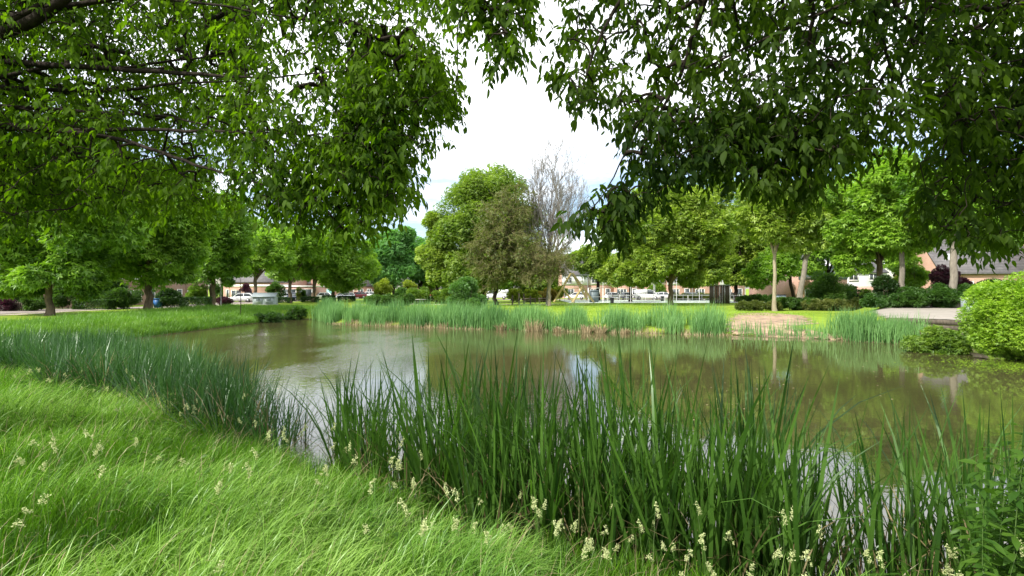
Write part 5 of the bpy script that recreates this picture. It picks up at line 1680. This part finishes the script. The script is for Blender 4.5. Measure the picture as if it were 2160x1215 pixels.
car('hatch', 'white', 'white car with its nose to the left, left of the grey kiosk', 507, 84, math.radians(200), 0.45)
car('hatch', 'dark', 'dark car tucked behind the white car left of the grey kiosk', 526, 88, math.radians(250), 0.45)
car('estate', 'white', 'white car partly hidden by the maple trunk right of the kiosk', 600, 92, math.radians(230), 0.45)
car('hatch', 'navy', 'dark blue car right of the grey kiosk before the conifers', 622, 92, math.radians(262), 0.45)
car('hatch', 'white', 'white car in front of the pink house with the teal garage door', 675, 98, math.radians(225), 0.45)
car('estate', 'silver', 'silver car between two low hedges under the last maple of the row', 724, 101, math.radians(235), 0.45)
car('hatch', 'maroon', 'dark red car among the far cars before the steep-roofed pale house', 753, 114, math.radians(215), 0.45)
car('hatch', 'white', 'white car right of the dark red car, far left end of the park', 772, 116, math.radians(205), 0.45)
car('estate', 'silver', 'silver car at the right end of the far row beside the yellow shrub', 786, 122, math.radians(200), 0.45)
car('estate', 'red', 'bright red car showing above the light green shrub bed', 926, 92, math.radians(180), 0.75)
car('van', 'white', 'white van behind the trunks of the broad tree', 1046, 104, math.radians(180), 0.5)
car('hatch', 'white', 'white car seen through the diamond climbing frame', 1214, 104, math.radians(170), 0.45)
car('estate', 'white', 'white car between the goal frame and the long van, left one', 1290, 103, math.radians(100), 0.45)
car('hatch', 'silver', 'silver car directly left of the long white van', 1318, 103, math.radians(95), 0.45)
car('van', 'white', 'long white delivery van behind the ball-court rails', 1363, 103, 0.0, 0.45)
car('hatch', 'white', 'white car behind the lone maple trunk', 1402, 104, math.radians(10), 0.45)
car('hatch', 'dark', 'dark car between the slatted hut and the dark linden trunk', 1540, 101, math.radians(5), 0.45)
car('estate', 'grey', 'grey car parked before the house right of the lone maple', 1448, 105, math.radians(175), 0.45)


# ------------------------------------------------------------------ street and park furniture
def foot(px, d):
    x = (px - 1080) / FPX * d
    return np.array([x, d, float(hgt(x, d))])


# kiosk with a pitched sheet roof
p = foot(560, 71)
k = empty('utility_kiosk', p, 'pale grey metal kiosk with a pitched roof on the left bank', 'kiosk', None, 0.18)
b = MB(); b.add([(-1.4, -.9, 0), (1.4, -.9, 0), (1.4, .9, 0), (-1.4, .9, 0), (-1.4, -.9, 1.15), (1.4, -.9, 1.15), (1.4, .9, 1.15), (-1.4, .9, 1.15), (-1.4, 0, 1.62), (1.4, 0, 1.62)],
                [(0, 1, 5, 4), (1, 2, 6, 5), (2, 3, 7, 6), (3, 0, 4, 7), (5, 6, 9), (7, 4, 8)])
b.build('body', M['kiosk'], k)
rf = MB()
for sg in (-1, 1):
    A = [(-1.55, 0, 1.64), (1.55, 0, 1.64), (1.55, sg * 1.05, 1.10), (-1.55, sg * 1.05, 1.10)]
    rf.add(A + [(a, bb, c + .06) for a, bb, c in A], [(3, 2, 1, 0), (4, 5, 6, 7), (0, 1, 5, 4), (1, 2, 6, 5), (2, 3, 7, 6), (3, 0, 4, 7)])
rf.build('roof', M['kiosk_roof'], k)
for xx in (-.7, .7):
    dd = MB().box((xx, -.915, .55), (1.1, .03, .95)).build('door', M['kiosk'], k)
    v = MB()
    for i in range(5):
        v.box((xx, -.94, .62 + i * .06), (.5, .02, .03))
    v.build('louvre', M['kiosk_dark'], dd)
MB().box((0, 0, .04), (3.0, 2.0, .1)).build('plinth', M['concrete'], k)

# picket fence, blue bin, sign pole, bank stick
a, b_ = foot(-40, 45.5), foot(62, 46.5)
f = empty('picket_fence', a, 'low dark picket fence at the left picture edge', 'fence')
pk, rl = MB(), MB()
n = 26
for i in range(n):
    q = (b_ - a) * i / (n - 1)
    pk.box((q[0], q[1], .42 + q[2]), (.10, .03, .84 + .05 * math.sin(i * 1.7)))
L = b_ - a
for hgt_ in (.25, .65):
    rl.tube([(0, .04, hgt_), (L[0], L[1] + .04, L[2] + hgt_)], .035, 4)
pk.build('picket', M['timber'], f); rl.build('rail', M['timber'], f)
p = foot(333, 55)
bn = empty('wheelie_bin', p, 'blue bin beside the laurel bush', 'bin')
MB().add([(-.24, -.28, .08), (.24, -.28, .08), (.24, .28, .08), (-.24, .28, .08), (-.29, -.36, 1.0), (.29, -.36, 1.0), (.29, .36, 1.0), (-.29, .36, 1.0)],
         [(3, 2, 1, 0), (4, 5, 6, 7), (0, 1, 5, 4), (1, 2, 6, 5), (2, 3, 7, 6), (3, 0, 4, 7)]).build('body', M['blue'], bn)
MB().box((0, -.02, 1.04), (.62, .78, .07)).build('lid', M['blue'], bn)
for s_ in (-1, 1):
    MB().tube([(s_ * .22, .3, .1), (s_ * .28, .3, .1)], .1, 10).build('wheel', M['black'], bn)
p = foot(466, 64)
sg = empty('sign_pole', p, 'thin pale pole standing between the dark maple and the white car', 'pole')
MB().tube([(0, 0, -.2), (0, 0, 2.75)], .045, 8).build('pole', M['steel'], sg)
MB().tube([(0, 0, 2.75), (0, 0, 2.80)], .055, 8).build('cap', M['steel'], sg)
p = foot(507, 41)
tag(MB().tube([(0, 0, -.2), (.03, .02, 1.2), (-.02, .05, 2.6), (.05, 0, 3.6)], [.035, .03, .02, .01], 6).tube([(-.01, .04, 2.2), (.35, .1, 3.0)], [.014, .005], 5).tube([(0, .03, 1.7), (-.3, 0, 2.4)], [.014, .005], 5).build('dead_sapling', M['bark_dark'], None, loc=p),
    'thin leafless dark sapling stick at the left bank water edge', 'sapling')

# stone table with black legs
p = foot(884, 72)
t = empty('stone_table', p, 'pale stone table with black legs on the lawn left of the willow bush', 'table')
MB().box((0, 0, .74), (1.9, .9, .07)).build('tabletop', M['concrete'], t)
for xx in (-.45, -.1, .25, .6):
    MB().box((xx, -.2, .35), (.16, .3, .70)).build('leg', M['black'], t)
MB().box((-1.35, .1, .45), (1.2, .5, .9)).build('side_block', M['concrete'], t)

# wooden posts and rail benches near the dead tree
for i, (px, h_, d_, lab) in enumerate(((1081, 1.35, 72, 'leftmost wooden post in the group of four by the broad tree'), (1095, 1.65, 73, 'tallest wooden post in the group of four, second from the left'),
                                       (1105, 1.55, 73, 'wooden post that carries the end of the low rail'), (1119, 1.25, 71, 'rightmost, shortest wooden post in the group of four'))):
    p = foot(px, d_)
    tag(MB().tube([(0, 0, -.2), (0, 0, h_ - .06), (0, 0, h_)], [.11, .105, .07], 10).build('wooden_post', M['timber'], None, loc=p), lab, 'post', 'wooden posts by the broad tree')


def rail_bench(px, d, w_, label, rz=0.0):
    p = foot(px, d)
    o = empty('park_bench', p, label, 'bench', None, rz)
    for yy in (-.14, .06):
        MB().box((0, yy, .45), (w_, .16, .06)).build('seat', M['timber'], o)
    MB().box((0, .24, .75), (w_, .05, .16)).build('backrest', M['timber'], o)
    for s_ in (-1, 1):
        MB().box((s_ * w_ * .4, -.03, .21), (.09, .36, .42)).build('leg', M['timber'], o)
        MB().box((s_ * w_ * .4, .235, .62), (.07, .05, .4)).build('leg', M['timber'], o)


rail_bench(1118, 76, 1.9, 'wooden bench between the wooden posts')
rail_bench(1146, 78, 1.5, 'wooden bench left of the dead tree trunk')
rail_bench(876, 0 + 90, 1.6, 'small bench among the shrubs behind the stone table')

# diamond climbing frame of pale beams
d_ = 82
z0 = float(hgt(10, d_))
cf = empty('climbing_frame', foot(1209, d_), 'tall diamond-shaped climbing frame of pale timber beams', 'climbing frame')
o0 = foot(1209, d_)


def W(px, py, dy=0.0):
    v = at(px, py, d_) - o0
    v[1] += dy
    return v


for A, B, yy in (((1206, 576), (1168, 637), -.6), ((1209, 576), (1251, 637), -.6), ((1206, 577), (1174, 634), 2.6), ((1209, 577), (1244, 634), 2.6), ((1186, 608), (1210, 638), -.75), ((1230, 606), (1206, 638), -.75)):
    q0 = W(*A, 0.9); q1 = W(*B, yy)
    MB().tube([q0, q1], .17, 8).build('beam', M['timber_pale'], cf)
MB().tube([W(1184, 608, -.2), W(1232, 608, -.2)], .05, 8).build('crossbar', M['timber_pale'], cf)
nt_ = MB()
for i in range(1, 7):
    f_ = i / 7
    nt_.tube([W(1206 - 20 * f_, 576 + 32 * f_, .2), W(1209 + 21 * f_, 576 + 31 * f_, .2)], .018, 4)
for i in range(1, 5):
    f_ = i / 5
    nt_.tube([W(1207, 578, .2), W(1186 + 45 * f_, 608, -.2)], .015, 4)
nt_.build('net', M['steel'], cf)

# tall steel portal frames over the court and the goal
for px0, px1, top, label in ((1191, 1240, 580, 'grey steel portal with a high crossbar behind the climbing frame'), (1272, 1302, 583, 'grey steel portal with a high crossbar right of the goal')):
    dd = 88
    a, b_ = foot(px0, dd), foot(px1, dd)
    e = empty('steel_portal', a, label, 'portal frame')
    h_ = at(0, top, dd)[2] - a[2]
    MB().tube([(0, 0, -.1), (0, 0, h_ - .06)], .05, 8).build('post', M['steel'], e)
    MB().tube([(b_[0] - a[0], 0, -.1), (b_[0] - a[0], 0, h_ - .06)], .05, 8).build('post', M['steel'], e)
    MB().tube([(-.3, 0, h_), (b_[0] - a[0] + .3, 0, h_)], .06, 8).build('crossbar', M['steel'], e)
dd = 84
a, b_ = foot(1241, dd), foot(1272, dd)
e = empty('goal_frame', a, 'square white goal frame with a grey board at the left end of the ball court', 'goal')
w_ = b_[0] - a[0]; h_ = 2.35
for xx in (0, w_):
    MB().tube([(xx, 0, -.05), (xx, 0, h_)], .06, 8).build('post', M['white'], e)
MB().tube([(-.06, 0, h_), (w_ + .06, 0, h_)], .06, 8).build('crossbar', M['white'], e)
MB().box((w_ * .42, .4, 1.0), (w_ * .62, .05, 2.0)).build('board', M['kiosk_dark'], e)
MB().tube([(0, 0, .9), (w_, 0, .9)], .035, 6).build('rail', M['white'], e)

# ball-court fence: posts and rails
a, b_ = foot(1282, 82), foot(1572, 82)
e = empty('court_fence', a, 'pale steel post-and-rail fence along the ball court', 'fence')
Ln = b_[0] - a[0]
for i in range(13):
    xx = Ln * i / 12
    tall = i in (2, 4, 6, 8, 10, 12)
    MB().tube([(xx, 0, -.1), (xx, 0, 3.6 if tall else 1.15)], .045, 8).build('post', M['steel'], e)
MB().tube([(0, 0, 1.15), (Ln, 0, 1.15)], .04, 6).build('rail', M['white'], e)
MB().tube([(0, 0, .6), (Ln, 0, .6)], .025, 6).build('rail', M['white'], e)
MB().tube([(0, 0, .2), (Ln, 0, .2)], .025, 6).build('rail', M['white'], e)
a, b_ = foot(1282, 96), foot(1560, 96)
e = empty('court_fence', a, 'far steel fence of the ball court in front of the parked cars', 'fence')
Ln = b_[0] - a[0]
for i in range(15):
    MB().tube([(Ln * i / 14, 0, -.1), (Ln * i / 14, 0, 3.2 if i % 2 else 1.15)], .04, 6).build('post', M['steel'], e)
MB().tube([(0, 0, 1.15), (Ln, 0, 1.15)], .035, 6).build('rail', M['steel'], e)

# slatted hut
p = foot(1517, 78)
e = empty('slatted_hut', p, 'brown vertical-slatted hut at the right end of the ball court', 'hut')
s_ = MB()
for i in range(9):
    s_.box((-1.05 + i * .262, -.9, 1.35), (.22, .06, 2.7))
for i in range(7):
    s_.box((1.12, -.8 + i * .26, 1.35), (.06, .22, 2.7)); s_.box((-1.12, -.8 + i * .26, 1.35), (.06, .22, 2.7))
s_.build('wall', M['timber'], e)
MB().box((0, 0, 2.78), (2.5, 2.1, .12)).build('roof', M['kiosk_dark'], e)
for xx in (-1.15, -.35, .45, 1.2):
    MB().box((xx, -.96, 1.4), (.07, .05, 2.8)).build('post', M['steel'], e)

# bins, electrical cabinet, steel box
for px, d_, h_, lab in ((1291, 79, .85, 'squat black bin on the court edge right of the goal frame'), (1397, 92, .9, 'black bin against the lone maple trunk')):
    p = foot(px, d_)
    e = empty('litter_bin', p, lab, 'bin')
    MB().tube([(0, 0, 0), (0, 0, h_ - .1)], [.27, .31], 12).build('body', M['black'], e)
    MB().tube([(0, 0, h_ - .1), (0, 0, h_)], [.33, .26], 12).build('lid', M['black'], e)
p = foot(1644, 62)
e = empty('electrical_cabinet', p, 'grey electrical cabinet with a white notice behind the pale stem', 'cabinet')
MB().box((0, 0, .75), (1.3, .6, 1.5)).build('body', M['kiosk_dark'], e)
MB().box((0, 0, 1.53), (1.42, .72, .07)).build('roof', M['black'], e)
for xx in (-.31, .31):
    dd = MB().box((xx, -.312, .74), (.56, .03, 1.34)).build('door', M['kiosk_dark'], e)
    MB().box((xx + .2 * (1 if xx < 0 else -1), -.34, .8), (.03, .03, .16)).build('handle', M['black'], dd)
    MB().box((xx, -.333, 1.05), (.26, .012, .2)).build('notice', M['white'], dd)
p = foot(2060, 33)
e = empty('steel_box', p, 'galvanised steel box with ribbed sides on the plaza behind the lime bush', 'box')
MB().box((0, 0, .5), (1.25, .9, 1.0)).build('body', M['steel_box'], e)
MB().box((0, 0, 1.02), (1.32, .97, .05)).build('lid', M['steel'], e)
rb = MB()
for i in range(6):
    rb.box((-.5 + i * .2, -.462, .5), (.03, .024, .9))
rb.build('rib', M['steel_box'], e)

# timber edging of the plaza: stacked dark sleepers
for k, (A, B, z_, lab) in enumerate((((20.75, 28.35), (24.3, 23.1), 1.04, 'top dark timber sleeper edging the plaza above the reeds'),
                                     ((20.70, 28.32), (24.25, 23.07), .76, 'middle dark timber sleeper edging the plaza above the reeds'),
                                     ((20.65, 28.29), (24.2, 23.04), .46, 'lowest dark timber sleeper edging the plaza, just over the water'))):
    c = ((A[0] + B[0]) / 2, (A[1] + B[1]) / 2, z_)
    Lx = math.hypot(B[0] - A[0], B[1] - A[1]); rz = math.atan2(B[1] - A[1], B[0] - A[0])
    mb = MB()
    m = 4
    for i in range(m):
        mb.box((-Lx / 2 + Lx * (i + .5) / m, 0, 0), (Lx / m - .03, .24, .24 + .01 * (i % 2)))
    o = mb.build('timber_sleeper', M['timber'], None, loc=c)
    o.rotation_euler = (0, 0, rz)
    tag(o, lab, 'timber edging')

# duckweed floating under the lime bush
r9 = np.random.default_rng(9)
n = 2600
q = np.stack([18.6 + r9.normal(0, 1.3, n), 18.3 + r9.normal(0, .9, n)], 1)
q = q[sdist(q[:, 0], q[:, 1]) < -.05]
P = np.stack([q[:, 0], q[:, 1], np.full(len(q), .006)], 1)
V, F = leaves(P, np.stack([r9.normal(size=len(q)), r9.normal(size=len(q)), np.zeros(len(q))], 1), np.tile([[0, 0, 1.0]], (len(q), 1)), r9.uniform(.03, .09, len(q)), LEAF4, 1.4)
V[:, 2] = .006
tag(mk('duckweed', V, F, M['lime']), None, None, None, 'stuff')

# leaves and scum specks drifting on the pond
q = np.stack([r9.uniform(-19, 19, 2600), 5 + 36 * r9.random(2600) ** 1.3], 1)
q = q[(sdist(q[:, 0], q[:, 1]) < -.15) & (snoise(np.stack([q[:, 0], q[:, 1], 0 * q[:, 0]], 1), 2.2, 33) > .25)]
P = np.stack([q[:, 0], q[:, 1], np.full(len(q), .006)], 1)
V, F = leaves(P, np.stack([r9.normal(size=len(q)), r9.normal(size=len(q)), np.zeros(len(q))], 1), np.tile([[0, 0, 1.0]], (len(q), 1)), r9.uniform(.02, .07, len(q)), LEAF4, 1.2)
V[:, 2] = .006
tag(mk('floating_leaves', V, F, M['straw']), None, None, None, 'stuff')
